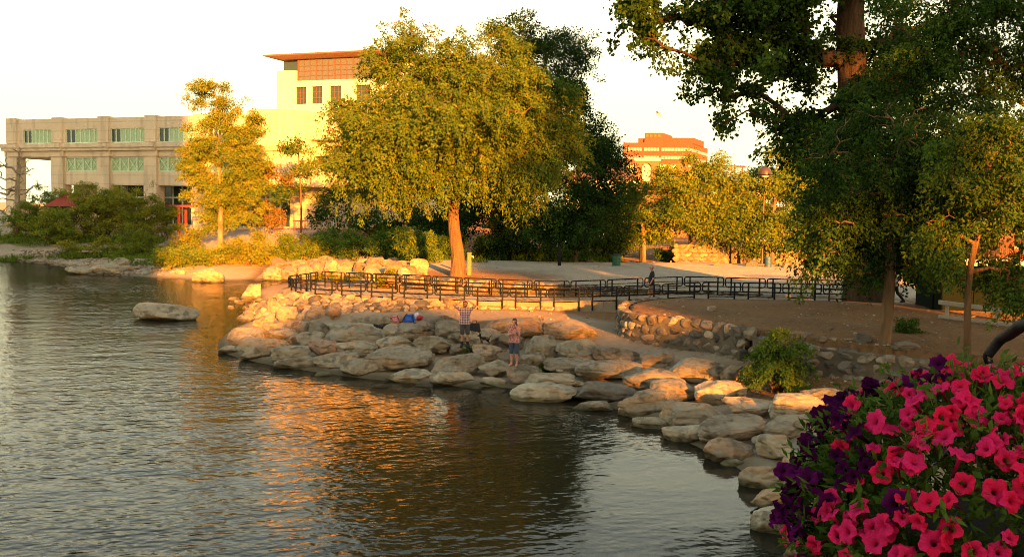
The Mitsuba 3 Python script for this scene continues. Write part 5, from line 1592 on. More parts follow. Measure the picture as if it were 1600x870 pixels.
def post(px, py, wpx, hpx, mat, label, name, category, cap=None):
    p = foot(px, py)
    s = p[1] / FOC
    t = thing(name, label, category)
    w, h = wpx * s, hpx * s + 0.15
    add('shaft', bevel_box(w, w, h, w * 0.12).apply_translation((p[0], p[1], p[2] + h / 2)), mat, t)
    add('cap', bevel_box(w * 1.12, w * 1.12, w * 0.3, w * 0.08).apply_translation((p[0], p[1], p[2] + h + w * 0.14)), cap or mat, t)
    return t, p, s


plain('m_timber', (0.30, 0.18, 0.09), 0.85)
post(874, 415, 5, 26, 'm_iron', 'black square bollard at the left of the plaza', 'bollard', 'bollard')
post(1163, 414, 5, 20, 'm_wood_dark', 'dark short post left of the lamp post', 'wooden_post', 'post')
post(1001, 410, 4, 24, 'm_iron', 'black post right beside the sunlit forked trunk', 'bollard', 'bollard')
t, p, s = post(733, 430, 6, 34, 'm_timber', 'wooden post with a small tap right of the big leaning trunk', 'wooden_post', 'post')
add('tap', tube([[p[0] + 0.1, p[1] - 0.05, p[2] + 1.3], [p[0] + 0.22, p[1] - 0.08, p[2] + 1.32], [p[0] + 0.24, p[1] - 0.08, p[2] + 1.2]], 0.03, 6), 'm_white', t)
post(1048, 412, 2.2, 4, 'm_timber', 'short stake between the two sunlit plaza trunks', 'wooden_post', 'post')
post(1250, 417, 3, 6, 'm_timber', 'short timber stub at the back of the plaza by the hanging leaves', 'wooden_post', 'post')

# ------------------------------------------------------------------ booth with its canopy, timber rail and the brick building at the right edge
plain('m_booth', (0.008, 0.012, 0.010), 0.9, 0.0, 0.05)
plain('m_grey_timber', (0.30, 0.26, 0.20), 0.85)
a = PZ(1457, 487, 2.2)
t = thing('park_booth', 'low black green park booth with a pale flat canopy behind the young right tree', 'booth')
a[2] = 2.2
dx, dy = 9.0, -1.6
u = np.array([dx, dy]) / math.hypot(dx, dy)
yw = math.atan2(dy, dx)
for i in range(6):
    q = a[:2] + u * (0.78 + i * 1.5)
    add('panel', bevel_box(1.48, 0.08, 1.9, 0.02).apply_transform(trimesh.transformations.rotation_matrix(yw, [0, 0, 1])).apply_translation((q[0], q[1], a[2] + 0.95)), 'm_booth', t)
m = a[:2] + u * 4.5 + np.array([-u[1], u[0]]) * 1.6
add('body', box(m[0], m[1], a[2] + 0.92, 9.0, 3.0, 1.8, yw), 'm_booth', t)
add('canopy', bevel_box(9.6, 3.9, 0.16, 0.03).apply_transform(trimesh.transformations.rotation_matrix(yw, [0, 0, 1])).apply_translation((m[0], m[1] - 0.2, a[2] + 2.02)), 'm_cream', t)
t = thing('balcony_fence', 'brown red lattice fence above the canopy of the park booth', 'fence')
q0 = PD(1498, 386, 42)
for i in range(7):
    q = q0 + np.array([i * 1.25, -0.1 * i, 0])
    bars = [box(q[0] + 0.6, q[1], q[2] + 0.28, 1.2, 0.06, 0.08), box(q[0] + 0.6, q[1], q[2] - 0.3, 1.2, 0.06, 0.08)] + [box(q[0] + x, q[1], q[2] - 0.01, 0.035, 0.03, 0.52) for x in np.arange(0.04, 1.2, 0.085)]
    add('panel', cat(bars), 'm_red_brown', t) if i else None
    add('post', box(q[0], q[1], (q[2] + 0.33 + 4.25) / 2, 0.07, 0.07, q[2] + 0.33 - 4.25), 'm_red_brown', t)
plain('m_red_brown', (0.07, 0.022, 0.016), 0.8)
t = thing('timber_rail', 'weathered grey timber rail fence in front of the park booth', 'fence')
for k, (px0, py0, px1, py1, wd) in enumerate([(1467, 472, 1582, 487, 0.16), (1467, 494, 1582, 508, 0.12)]):
    pa, pb = PD(px0, py0, 36.5), PD(px1, py1, 33.5)
    d = pb - pa
    mm = bevel_box(np.linalg.norm(d), 0.09, wd, 0.012)
    mm.apply_transform(trimesh.geometry.align_vectors([1, 0, 0], d))
    add('board', mm.apply_translation((pa + pb) / 2), 'm_grey_timber', t)
for px, y in ((1482, 36.2), (1560, 34.1)):
    pa = PD(px, 473 + (px - 1467) * 0.13, y)
    add('post', box(pa[0], pa[1] + 0.1, pa[2] - 0.5, 0.11, 0.09, 1.1), 'm_grey_timber', t)
t = thing('brick_building', 'red brick building with pale window surrounds glimpsed through the leaves at the right edge', 'building')
c = PD(1625, 345, 70)
add('wall', box(c[0] + 2, c[1] + 5, 4.5, 9, 9, 9), 'm_brick_far', t)
for k, py in enumerate((318, 348, 376)):
    z = PD(1590, py, 70)[2]
    add('window', box(PD(1594, py, 70)[0] + 0.2, c[1] + 0.46, z, 0.7, 0.1, 0.9), 'm_dark_glass', t)
    add('lintel', box(PD(1594, py, 70)[0] + 0.2, c[1] + 0.42, z + 0.55, 1.1, 0.16, 0.22), 'm_cream', t)
    add('sill', box(PD(1594, py, 70)[0] + 0.2, c[1] + 0.42, z - 0.52, 1.1, 0.16, 0.14), 'm_cream', t)
# ------------------------------------------------------------------ people
def ball(p, r, n=16):
    return m3.Manifold.sphere(r, n).translate([float(x) for x in p])


def bone(a, b, ra, rb):
    return m3.Manifold.batch_hull([ball(a, ra), ball(b, rb)])


def union(ms):
    return m3.Manifold.batch_boolean(ms, m3.OpType.Add)


def to_mesh(man, edge=None, smooth=6):
    if edge:
        man = man.refine_to_length(edge)
    q = man.to_mesh()
    m = trimesh.Trimesh(q.vert_properties[:, :3], q.tri_verts, process=True)
    if smooth:
        trimesh.smoothing.filter_taubin(m, 0.5, -0.53, iterations=smooth)
    return m


def hand(wrist, direction, palm_n, curl=0.5, side=1):
    """Palm, four unequal bent fingers and a thumb."""
    d = np.asarray(direction, float) / np.linalg.norm(direction)
    nrm = np.asarray(palm_n, float) - d * np.dot(palm_n, d)
    nrm /= np.linalg.norm(nrm)
    s = np.cross(d, nrm) * side
    w = np.asarray(wrist, float)
    out = [m3.Manifold.batch_hull([ball(w, 0.024), ball(w + d * 0.08 + s * 0.030, 0.014), ball(w + d * 0.085 - s * 0.030, 0.013), ball(w + d * 0.03 + s * 0.028, 0.015)])]
    for k, ln in enumerate((0.070, 0.080, 0.074, 0.058)):
        a = w + d * 0.083 + s * (0.030 - 0.020 * k)
        b = a + (d * math.cos(curl) + nrm * math.sin(curl)) * ln * 0.55
        c = b + (d * math.cos(curl * 2.2) + nrm * math.sin(curl * 2.2)) * ln * 0.45
        out += [bone(a, b, 0.0098, 0.009), bone(b, c, 0.009, 0.0078)]
    a = w + d * 0.03 + s * 0.03
    b = a + (d * 0.6 + s * 0.7 + nrm * 0.2) * 0.04
    c = b + (d * 0.9 + s * 0.15 + nrm * 0.3) * 0.032
    out += [bone(a, b, 0.014, 0.0115), bone(b, c, 0.0115, 0.0095)]
    return out


def V(*a):
    return np.array(a, float)


def human(label, pos, yaw, arms, skin, shirt, legs_mat, shorts_len, hair, feet='bare', height=1.76, head_tilt=(0, 0), stride=0.0, sleeve=0.75, belly=0.0, female=False, hair_mat='m_hair', shoes=None, socks=None, trousers=False, bald=False):
    """Facing +y before yaw. arms: {-1: (elbow, wrist, hand direction, palm normal), 1: ...} for a 1.76 m body."""
    k = height / 1.76
    hw, swd = (0.095, 0.165) if female else (0.09, 0.185)
    hips = {s: V(s * hw, 0, 0.92) for s in (-1, 1)}
    knees = {s: V(s * 0.10, 0.03 + s * stride * 0.45, 0.50) for s in (-1, 1)}
    ankles = {s: V(s * 0.105, -0.02 + s * stride - (0.12 if (s < 0 and stride) else 0), 0.085 + (0.05 if s < 0 and stride else 0)) for s in (-1, 1)}
    toes = {s: ankles[s] + V(s * 0.03, 0.16, -0.055) for s in (-1, 1)}
    neck, head = V(0, 0.0, 1.47), V(head_tilt[0] * 0.5, 0.025 + head_tilt[1] * 0.5, 1.63)
    sh = {s: V(s * swd, 0, 1.41) for s in (-1, 1)}
    waist, chest = V(0, 0.01, 1.12), V(0, 0, 1.30)

    def torso(g):
        b = belly
        return [m3.Manifold.batch_hull([ball(hips[-1] + V(0, 0, 0.03), 0.105 + g), ball(hips[1] + V(0, 0, 0.03), 0.105 + g), ball(waist + V(-0.05, b * 0.5, 0), 0.10 + g + b * 0.4), ball(waist + V(0.05, b * 0.5, 0), 0.10 + g + b * 0.4)]),
                m3.Manifold.batch_hull([ball(waist + V(-0.05, b * 0.5, 0), 0.10 + g + b * 0.4), ball(waist + V(0.05, b * 0.5, 0), 0.10 + g + b * 0.4), ball(chest + V(-0.085, 0, 0), 0.105 + g), ball(chest + V(0.085, 0, 0), 0.105 + g)]),
                m3.Manifold.batch_hull([ball(chest + V(-0.085, 0, 0), 0.105 + g), ball(chest + V(0.085, 0, 0), 0.105 + g), ball(sh[-1] + V(0.03, 0, 0), 0.058 + g), ball(sh[1] - V(0.03, 0, 0), 0.058 + g), ball(neck - V(0, 0.01, 0.03), 0.055 + g)])]

    body = torso(0) + [bone(neck - V(0, 0, 0.04), head - V(0, 0.01, 0.07), 0.056, 0.05)]
    # head: skull, jaw, nose, ears, brows, lips
    hd = [m3.Manifold.batch_hull([ball(head + V(0, -0.015, 0.025), 0.092), ball(head + V(0, 0.015, 0.035), 0.082)]), m3.Manifold.batch_hull([ball(head + V(0, 0.01, 0.0), 0.078), ball(head + V(0, 0.05, -0.085), 0.032), ball(head + V(0, 0.0, -0.06), 0.055)]),
          m3.Manifold.batch_hull([ball(head + V(0, 0.092, 0.012), 0.010), ball(head + V(0, 0.112, -0.025), 0.014), ball(head + V(0, 0.088, -0.03), 0.018)]),
          bone(head + V(-0.02, 0.083, -0.058), head + V(0.02, 0.083, -0.058), 0.009, 0.009), bone(head + V(-0.045, 0.078, 0.03), head + V(0.045, 0.078, 0.03), 0.011, 0.011)]
    for s in (-1, 1):
        hd.append(m3.Manifold.batch_hull([ball(head + V(s * 0.088, -0.005, 0.015), 0.014), ball(head + V(s * 0.088, -0.012, -0.03), 0.010), ball(head + V(s * 0.094, -0.025, 0.012), 0.012)]))
    body += hd
    for s in (-1, 1):
        el, wr, hdir, pn = arms[s]
        el, wr = np.asarray(el, float), np.asarray(wr, float)
        body += [bone(sh[s], el, 0.052, 0.040), bone(el, wr, 0.041, 0.027)] + hand(wr, hdir, pn, 0.55, -s)
        body += [bone(hips[s], knees[s], 0.088, 0.056), bone(knees[s], knees[s] * 0.55 + ankles[s] * 0.45 - V(0, 0.02, 0), 0.055, 0.056), bone(knees[s] * 0.55 + ankles[s] * 0.45 - V(0, 0.02, 0), ankles[s], 0.056, 0.037),
                 m3.Manifold.batch_hull([ball(ankles[s] - V(0, 0.03, 0.05), 0.034), ball(ankles[s], 0.037), ball(toes[s] + V(0, -0.02, 0), 0.03), ball(toes[s] + V(s * 0.02, 0.0, 0), 0.022), ball(toes[s] + V(-s * 0.025, 0.02, 0), 0.022)])]
    t = thing('person', label, 'person')
    M = trimesh.transformations.translation_matrix(pos) @ trimesh.transformations.rotation_matrix(yaw, [0, 0, 1]) @ np.diag([k, k, k, 1])

    def put(name, man, mat, edge=0.02, sm=6, label=None):
        m = to_mesh(union(man) if isinstance(man, list) else man, edge, sm)
        m.apply_transform(M)
        return add(name, m, mat, t, smooth=True, label=label)

    put('body', body, skin, 0.018, 5)
    g = 0.016
    sleeves = [bone(sh[s], sh[s] + (np.asarray(arms[s][0]) - sh[s]) * sleeve, 0.066, 0.056) for s in (-1, 1)] if sleeve > 0 else []
    shirt_m = torso(g) + [m3.Manifold.batch_hull([ball(h + V(0, 0, -0.0), 0.115 + g) for h in hips.values()] + [ball(waist + V(x, belly * 0.5, -0.05), 0.105 + g + belly * 0.3) for x in (-0.05, 0.05)])] + sleeves
    cut = m3.Manifold.cube([2, 2, 2], True).translate([0, 0, 0.86 - 1.0])
    neckhole = m3.Manifold.cube([2, 2, 2], True).translate([0, 0, 1.0 + 1.475])
    sm_ = union(shirt_m) - cut
    if sleeve < 1.2:
        sm_ = sm_ - m3.Manifold.cylinder(0.3, 0.062, 0.075, 20, True).translate([0, 0.012, 1.55])
    put('shirt', sm_, shirt, 0.018, 3)
    lz = 0.0
    leg = []
    for s in (-1, 1):
        if trousers:
            leg += [bone(hips[s] + V(0, 0, 0.0), knees[s], 0.105, 0.073), bone(knees[s], ankles[s] + V(0, 0, 0.0), 0.073, 0.058)]
        else:
            e_ = hips[s] + (knees[s] - hips[s]) * shorts_len
            leg += [bone(hips[s], e_, 0.106, 0.083 if not female else 0.078)]
    leg.append(m3.Manifold.batch_hull([ball(h + V(0, 0, 0.02), 0.112) for h in hips.values()]))
    lm = union(leg)
    if not trousers:
        e_z = 0.92 + (0.50 - 0.92) * shorts_len - 0.04
        lm = lm - m3.Manifold.cube([2, 2, 2], True).translate([0, 0, e_z - 1.0])
    put('trousers' if trousers else 'shorts', lm, legs_mat, 0.02, 3)
    if shoes:
        for s in (-1, 1):
            put('shoe', [m3.Manifold.batch_hull([ball(ankles[s] - V(0, 0.035, 0.045), 0.044), ball(ankles[s] + V(0, 0, 0.02), 0.05), ball(toes[s] + V(0, 0.0, 0.005), 0.036), ball(toes[s] + V(s * 0.02, 0.02, 0), 0.03), ball(toes[s] + V(-s * 0.025, 0.03, 0), 0.03)])], shoes, 0.02, 3)
            if socks:
                put('sock', [bone(ankles[s] + V(0, 0, 0.03), ankles[s] * 0.72 + knees[s] * 0.28, 0.047, 0.056)], socks, 0.02, 2)
    if not bald:
        hm = [m3.Manifold.batch_hull([ball(head + V(0, -0.025, 0.035), 0.098), ball(head + V(0, 0.01, 0.055), 0.083)])]
        if hair == 'bun':
            hm += [ball(head + V(0.0, -0.09, 0.09), 0.05), bone(head + V(0, -0.06, 0.0), head + V(0, -0.05, -0.06), 0.075, 0.05)]
        hm = union(hm) - m3.Manifold.cube([0.4, 0.4, 0.4], True).rotate([-28, 0, 0]).translate([0, head[1] + 0.245, head[2] - 0.135])
        hm = hm - m3.Manifold.cube([0.5, 0.5, 0.4], True).translate([0, 0.18, head[2] - 0.19])
        put('hair', hm, hair_mat, 0.015, 3)
    for s in (-1, 1):
        e = ICO[1].copy()
        e.apply_scale(0.0125)
        e.apply_translation(head + V(s * 0.033, 0.084, 0.012))
        e.apply_transform(M)
        add('eye', e, 'm_dark', t, smooth=True)
    if bald or hair == 'beard':
        pass
    if hair == 'beard':
        put('beard', [m3.Manifold.batch_hull([ball(head + V(0, 0.052, -0.085), 0.036), ball(head + V(-0.05, 0.025, -0.06), 0.03), ball(head + V(0.05, 0.025, -0.06), 0.03)])], 'm_hair', 0.02, 2)
    return t, M


plain('m_skin', (0.36, 0.19, 0.125), 0.55)
plain('m_skin_red', (0.42, 0.20, 0.14), 0.55)
plain('m_hair', (0.03, 0.02, 0.015), 0.6)
plain('m_black_cloth', (0.014, 0.013, 0.014), 0.9)
plain('m_grey_cloth', (0.055, 0.045, 0.045), 0.9)
plain('m_denim', (0.035, 0.055, 0.09), 0.9)
plain('m_khaki', (0.22, 0.13, 0.07), 0.9)
plain('m_pink_cloth', (0.46, 0.20, 0.18), 0.9)
textured('m_floral', lambda p, n, uv: mixc((0.48, 0.22, 0.19), (0.22, 0.06, 0.07), sst(0.55, 0.68, noise(p.x * 26, p.y * 26, p.z * 26))), 0.9)


def plaid(p, n, uv):
    a = dr.abs(fract(p.x * 11) - 0.5)
    b = dr.abs(fract(p.z * 11) - 0.5)
    va, vb = sst(0.20, 0.26, a), sst(0.20, 0.26, b)
    c = mixc((0.55, 0.45, 0.44), (0.20, 0.045, 0.07), (va + vb) * 0.5)
    return c


textured('m_plaid', plaid, 0.9)

# the man in plaid: feet on the brown rock, hands clasped on his head
fp = top_front(726, 542)
HEADARM = {s: (V(s * 0.40, 0.05, 1.56), V(s * 0.12, 0.06, 1.74), V(-s * 0.9, -0.1, 0.15), V(0, -0.1, -1)) for s in (-1, 1)}
ph_, M = human('man in a plaid shirt and dark shorts with both hands on his head', (fp[0], fp[1] + 0.05, fp[2] - 0.02), math.pi + 0.05, HEADARM, 'm_skin', 'm_plaid', 'm_grey_cloth', 0.92, 'beard', height=1.78, shoes='m_black_cloth', socks='m_black_cloth', sleeve=0.7)
gl = cat([box(s * 0.034, 0.118, 1.645, 0.052, 0.012, 0.034) for s in (-1, 1)] + [box(0, 0.12, 1.655, 0.12, 0.008, 0.008)])
gl.apply_transform(M)
add('sunglasses', gl, 'm_dark', ph_)
# the woman with a phone at her ear
fp = top_front(803, 571)
ARM = {1: (V(0.20, 0.10, 1.13), V(-0.02, 0.26, 1.22), V(-1, 0.3, 0.25), V(0, -1, 0.2)), -1: (V(-0.23, 0.13, 1.16), V(-0.13, 0.17, 1.44), V(0.25, -0.15, 0.95), V(1, 0.1, 0))}
wm, M = human('barefoot woman in a pink top and denim shorts holding a phone to her face', (fp[0], fp[1] + 0.05, fp[2] - 0.02), math.pi - 0.35, ARM, 'm_skin_red', 'm_floral', 'm_denim', 1.0, 'bun', height=1.66, female=True, sleeve=0.35)
phn = bevel_box(0.035, 0.075, 0.14, 0.008)
phn.apply_transform(trimesh.transformations.rotation_matrix(0.3, [0, 1, 0]))
phn.apply_translation((-0.115, 0.12, 1.585))
phn.apply_transform(M)
tag(add('phone', phn, 'm_dark', smooth=False), 'black phone held to the ear of the woman in the pink top', 'phone')
# the bald man walking along the ramp
q = np.array([6.75, 47.3, 0])
q[2] = float(H(q[0], q[1])) - 0.0
WALK = {1: (V(0.27, 0.02, 1.14), V(0.27, 0.20, 0.96), V(0, 0.45, -1), V(-1, 0, 0)), -1: (V(-0.27, -0.06, 1.14), V(-0.26, 0.06, 0.92), V(0, 0.3, -1), V(1, 0, 0))}
bm, M = human('bald man in a black t-shirt walking along the ramp behind the earth mound', q, math.pi / 2 - 0.15, WALK, 'm_skin_red', 'm_black_cloth', 'm_khaki', 0.95, 'none', height=1.80, bald=True, shoes='m_grey_cloth', stride=0.16, sleeve=0.75, belly=0.06)
# the person passing behind the cottonwood
q = np.array([*PD(1397, 470, 47.0)[:2], 0])
q[2] = float(H(q[0], q[1])) + 0.0
wk_, M = human('person in a white shirt and black trousers walking behind the trunk of the old cottonwood', q, math.pi / 2 + 0.1, WALK, 'm_skin', 'm_white', 'm_black_cloth', 1.0, 'short', height=1.74, shoes='m_black_cloth', stride=0.30, trousers=True)

# ------------------------------------------------------------------ the small dog
dp_ = top_front(757, 538)
dg = [m3.Manifold.batch_hull([ball((0.0, -0.16, 0.235), 0.062), ball((0, 0.02, 0.235), 0.058), ball((0, 0.13, 0.245), 0.072)]), bone((0, 0.16, 0.27), (0, 0.21, 0.36), 0.05, 0.042),
      m3.Manifold.batch_hull([ball((0, 0.215, 0.385), 0.05), ball((0, 0.25, 0.375), 0.036)]), bone((0, 0.25, 0.37), (0, 0.315, 0.355), 0.03, 0.018), bone((0, -0.2, 0.26), (0, -0.29, 0.34), 0.018, 0.011), bone((0, -0.29, 0.34), (0, -0.31, 0.41), 0.011, 0.007)]
for s in (-1, 1):
    dg += [bone((s * 0.03, 0.205, 0.415), (s * 0.052, 0.195, 0.485), 0.022, 0.006),
           bone((s * 0.045, 0.14, 0.23), (s * 0.045, 0.13, 0.12), 0.036, 0.021), bone((s * 0.045, 0.13, 0.12), (s * 0.045, 0.14, 0.02), 0.019, 0.015), bone((s * 0.045, 0.14, 0.015), (s * 0.045, 0.165, 0.012), 0.017, 0.014),
           bone((s * 0.045, -0.16, 0.22), (s * 0.05, -0.13, 0.135), 0.046, 0.028), bone((s * 0.05, -0.13, 0.135), (s * 0.05, -0.205, 0.085), 0.024, 0.016), bone((s * 0.05, -0.205, 0.085), (s * 0.05, -0.195, 0.02), 0.015, 0.013), bone((s * 0.05, -0.195, 0.014), (s * 0.05, -0.17, 0.012), 0.016, 0.013)]
dm_ = to_mesh(union(dg), 0.012, 4)
R_ = trimesh.transformations.translation_matrix((dp_[0], dp_[1] + 0.06, dp_[2] - 0.005)) @ trimesh.transformations.rotation_matrix(math.radians(118), [0, 0, 1])
dm_.vertices[:, 0] *= 1.2
dm_.apply_scale(0.92)
dm_.apply_transform(R_)
textured('m_dog', lambda p, n, uv: mixc((0.012, 0.011, 0.010), (0.16, 0.075, 0.03), sst(0.62, 0.70, noise(p.x * 9 + 4, p.y * 9, p.z * 12)) * sst(0.35, 0.2, uv.x)), 0.85)
loc = trimesh.transform_points(dm_.vertices, np.linalg.inv(R_))
dk = thing('dog', 'small black dog with tan legs standing on the boulder right of the man in plaid', 'dog')
add('body', dm_, 'm_dog', dk, smooth=True, uv=np.stack([loc[:, 2], loc[:, 1]], 1))
for s in (-1, 1):
    e = ICO[1].copy().apply_scale(0.008)
    e.apply_translation((s * 0.028, 0.262, 0.392))
    add('eye', e.apply_transform(R_), 'm_white', dk, smooth=True)

# ------------------------------------------------------------------ bags and small things on the rocks
plain('m_blue_bag', (0.02, 0.09, 0.42), 0.7)
plain('m_pink_bag', (0.52, 0.22, 0.20), 0.8)
plain('m_red_cloth', (0.26, 0.02, 0.03), 0.85)
plain('m_pale_blue', (0.30, 0.38, 0.50), 0.8)


def soft(sx, sy, sz, seed, p=3.0, rough=0.10):
    m = rock_mesh(sx, sy, sz, seed, p, 3, rough)
    return m


def set_down(m, px, py, yaw=0.0, roll=0.0):
    p = top_front(px, py)
    if roll:
        m.apply_transform(trimesh.transformations.rotation_matrix(roll, [0, 1, 0]))
    M = trimesh.transformations.translation_matrix((p[0], p[1] + 0.1, p[2] - 0.02)) @ trimesh.transformations.rotation_matrix(yaw, [0, 0, 1])
    return M


def pack(label, px, py, w, h, d, mats, seed, yaw, name='backpack', category='backpack'):
    t = thing(name, label, category)
    m = soft(w, d, h, seed)
    M = set_down(m, px, py, yaw)
    add('bag', m.copy().apply_transform(M), mats[0], t, smooth=True)
    pk = soft(w * 0.62, d * 0.4, h * 0.5, seed + 1)
    pk.apply_translation((0, -d * 0.42, h * 0.08))
    add('pocket', pk.apply_transform(M), mats[1], t, smooth=True)
    for s in (-1, 1):
        st = tube([[s * w * 0.2, d * 0.2, h * 0.88], [s * w * 0.25, -d * 0.1, h * 0.97], [s * w * 0.34, -d * 0.44, h * 0.6], [s * w * 0.44, -d * 0.62, h * 0.06], [s * w * 0.62, -d * 0.7, h * 0.04]], 0.022, 6)
        add('strap', st.apply_transform(M), mats[2], t, smooth=True)
    zp = tube([[-w * 0.36, -d * 0.40, h * 0.55], [-w * 0.2, -d * 0.46, h * 0.86], [w * 0.2, -d * 0.46, h * 0.86], [w * 0.36, -d * 0.40, h * 0.55]], 0.011, 5)
    add('zip', zp.apply_transform(M), mats[2], t, smooth=True)
    return t


pack('pink patterned backpack with dark red straps lying on the boulders at the left', 616, 504, 0.50, 0.32, 0.34, ('m_pink_bag', 'm_pink_bag', 'm_red_cloth'), 71, 0.15)
pack('bright blue backpack lying on a boulder right of the pink one', 640, 503, 0.56, 0.34, 0.36, ('m_blue_bag', 'm_blue_bag', 'm_black_cloth'), 74, -0.25)
for (px, py, w, d, h, mat, lab, nm, c_) in [(655, 500, 0.34, 0.3, 0.22, 'm_red_cloth', 'crumpled dark red cloth right of the blue backpack', 'cloth', 'cloth'), (650, 497, 0.26, 0.2, 0.28, 'm_pale_blue', 'crumpled pale blue cloth between the blue backpack and the red cloth', 'cloth', 'cloth')]:
    m = soft(w, d, h, int(px), 2.2, 0.25)
    tag(add(nm, m.apply_transform(set_down(m, px, py, 0.4)), mat, smooth=True), lab, c_)
# black sandals / bag at the left
t = thing('sandals', 'pair of black shoes hanging over the edge of a boulder at the left', 'shoes')
for k, (px, py, r) in enumerate([(590, 513, 0.25), (597, 514, -0.35)]):
    p = top_front(px, py)
    sh_ = to_mesh(m3.Manifold.batch_hull([ball((-0.12, 0, 0.05), 0.045), ball((0.10, 0.0, 0.035), 0.045), ball((0.16, 0.01, 0.03), 0.032), ball((-0.11, 0, 0.11), 0.04)]), 0.02, 3)
    sh_.apply_scale(1.25)
    sh_.apply_transform(trimesh.transformations.rotation_matrix(r, [0, 0, 1]))
    add('shoe', sh_.apply_translation((p[0], p[1] + 0.08, p[2])), 'm_black_cloth', t, smooth=True)
# black tote behind the man
p = top_front(741, 518)
t = thing('tote_bag', 'black tote bag standing on the rocks right behind the man in plaid', 'bag')
hull = np.array([[x * (0.24 if z < 0.1 else 0.19), y * (0.12 if z < 0.1 else 0.06), z] for x in (-1, 1) for y in (-1, 1) for z in (0, 0.06, 0.34)])
bg = trimesh.convex.convex_hull(hull).subdivide().subdivide()
bg.vertices = bg.vertices + 0.02 * (meshkit.fbm(bg.vertices * 9, 2, 3)[:, None] - 0.5) * [1, 1, 0.3]
add('bag', bg.apply_translation((p[0], p[1] + 0.1, p[2] - 0.02)), 'm_black_cloth', t, smooth=40)
for y in (-0.05, 0.05):
    add('handle', tube([[p[0] - 0.10, p[1] + 0.1 + y, p[2] + 0.30], [p[0] - 0.07, p[1] + 0.1 + y, p[2] + 0.42], [p[0] + 0.07, p[1] + 0.1 + y, p[2] + 0.42], [p[0] + 0.10, p[1] + 0.1 + y, p[2] + 0.30]], 0.014, 6), 'm_black_cloth', t, smooth=True)
p = top_front(874, 580)
t = thing('snack_box', 'small flat red and white box lying on the rocks right of the woman', 'box')
add('carton', bevel_box(0.22, 0.13, 0.045, 0.006).apply_translation((p[0], p[1] + 0.02, p[2] + 0.04)), 'm_white', t)
add('band', bevel_box(0.225, 0.134, 0.02, 0.004).apply_translation((p[0], p[1] + 0.02, p[2] + 0.043)), 'm_red_steel', t)

# ------------------------------------------------------------------ the hanging flower basket, its arm and lamp post, and the bridge they belong to
def petal_col(p, n, uv):
    th = uv.x
    r = uv.y
    hot = mixc((0.80, 0.018, 0.085), (0.76, 0.026, 0.150), sst(0.35, 0.65, noise(p.x * 13, p.y * 13, p.z * 13)))
    deep = mixc((0.050, 0.005, 0.040), (0.11, 0.008, 0.085), sst(0.4, 0.7, noise(p.x * 15 + 5, p.y * 15, p.z * 15)))
    c = dr.select(th < 1.5, hot, deep)
    vein = dr.abs(dr.sin(fract(th) * 2 * math.pi * 10))
    c = c * (0.82 + 0.25 * r) * (0.90 + 0.12 * vein)
    return mixc(c * mi.Color3f(0.30, 0.2, 0.3), c, sst(0.09, 0.22, r))


bsdf('m_petal', {'type': 'principledthin', 'base_color': mikit.proc(petal_col), 'roughness': 0.5, 'diff_trans': 0.5, 'eta': 1.35})


def petunia(seed, kind):
    rng = np.random.default_rng(seed)
    nt, R_ = 30, 0.0255 * rng.uniform(0.80, 1.18)
    th = np.arange(nt) / nt * 2 * np.pi
    rows, uv = [], []
    ph1 = rng.uniform(0, 6)
    cup = rng.uniform(-0.10, 0.25)
    for r, z in ((0.09, -0.050), (0.12, -0.030), (0.17, -0.012), (0.30, -0.003), (0.55, 0.001), (0.80, 0.001), (1.0, -0.002)):
        lobe_ = 1 - 0.15 * r ** 3 * np.abs(np.cos(th * 2.5)) ** 3 * 1.2
        ruffle = (0.0045 * np.sin(th * 5 + ph1) + 0.003 * np.sin(th * 9 + 2 * ph1)) * r ** 2 + cup * 0.03 * r ** 2 * (1 if r > 0.2 else 0)
        crease = -0.0035 * np.exp(-((np.cos(th * 2.5)) / 0.22) ** 2) * r ** 1.5
        rr_ = R_ * r * lobe_ * (1 + 0.05 * np.sin(th + ph1))
        rows.append(np.stack([rr_ * np.cos(th), rr_ * np.sin(th), z + ruffle + crease], 1))
        uv.append(np.stack([th / (2 * np.pi) * 0.96 + kind, np.full(nt, r)], 1))
    v = np.vstack(rows + [[[0, 0, -0.052]]])
    uv = np.vstack(uv + [[[kind + 0.1, 0.0]]])
    nr_ = len(rows)
    f = []
    for i in range(nr_ - 1):
        for j in range(nt):
            a, b = i * nt + j, i * nt + (j + 1) % nt
            f += [[a, b, b + nt], [a, b + nt, a + nt]]
    c = len(v) - 1
    f += [[c, (j + 1) % nt, j] for j in range(nt)]
    return mikit.ply((v, np.array(f)), 'm_petal', smooth=True, uv=uv), (v, np.array(f), uv)


PET = {kind: [petunia(50 + 10 * kind + k, kind) for k in range(6)] for kind in (0, 2)}
BC = np.array([1.20, 2.42, 5.25])
BR = np.array([0.455, 0.45, 0.36])
bk = thing('hanging_basket', 'big hanging basket overflowing with hot pink and dark purple petunias in the lower right corner', 'flower basket')
rng = np.random.default_rng(77)
nF = 820
gi = np.arange(nF) + 0.5
phi = np.arccos(1 - 2 * gi / nF * 0.80)
thg = np.pi * (1 + 5 ** 0.5) * gi
dirs = np.stack([np.cos(thg) * np.sin(phi), np.sin(thg) * np.sin(phi), np.cos(phi)], 1)
dirs += rng.normal(size=dirs.shape) * 0.07
dirs /= np.linalg.norm(dirs, axis=1, keepdims=True)
view = CAM - BC
view /= np.linalg.norm(view)
score = dirs @ view
order = np.argsort(-score)
lumpy = meshkit.fbm(dirs * 2.2 + 9, 3, 7)
dens = meshkit.fbm(dirs * 2.6 + 30, 2, 8)
rest_v, rest_f, rest_uv, off = [], [], [], 0
made = 0
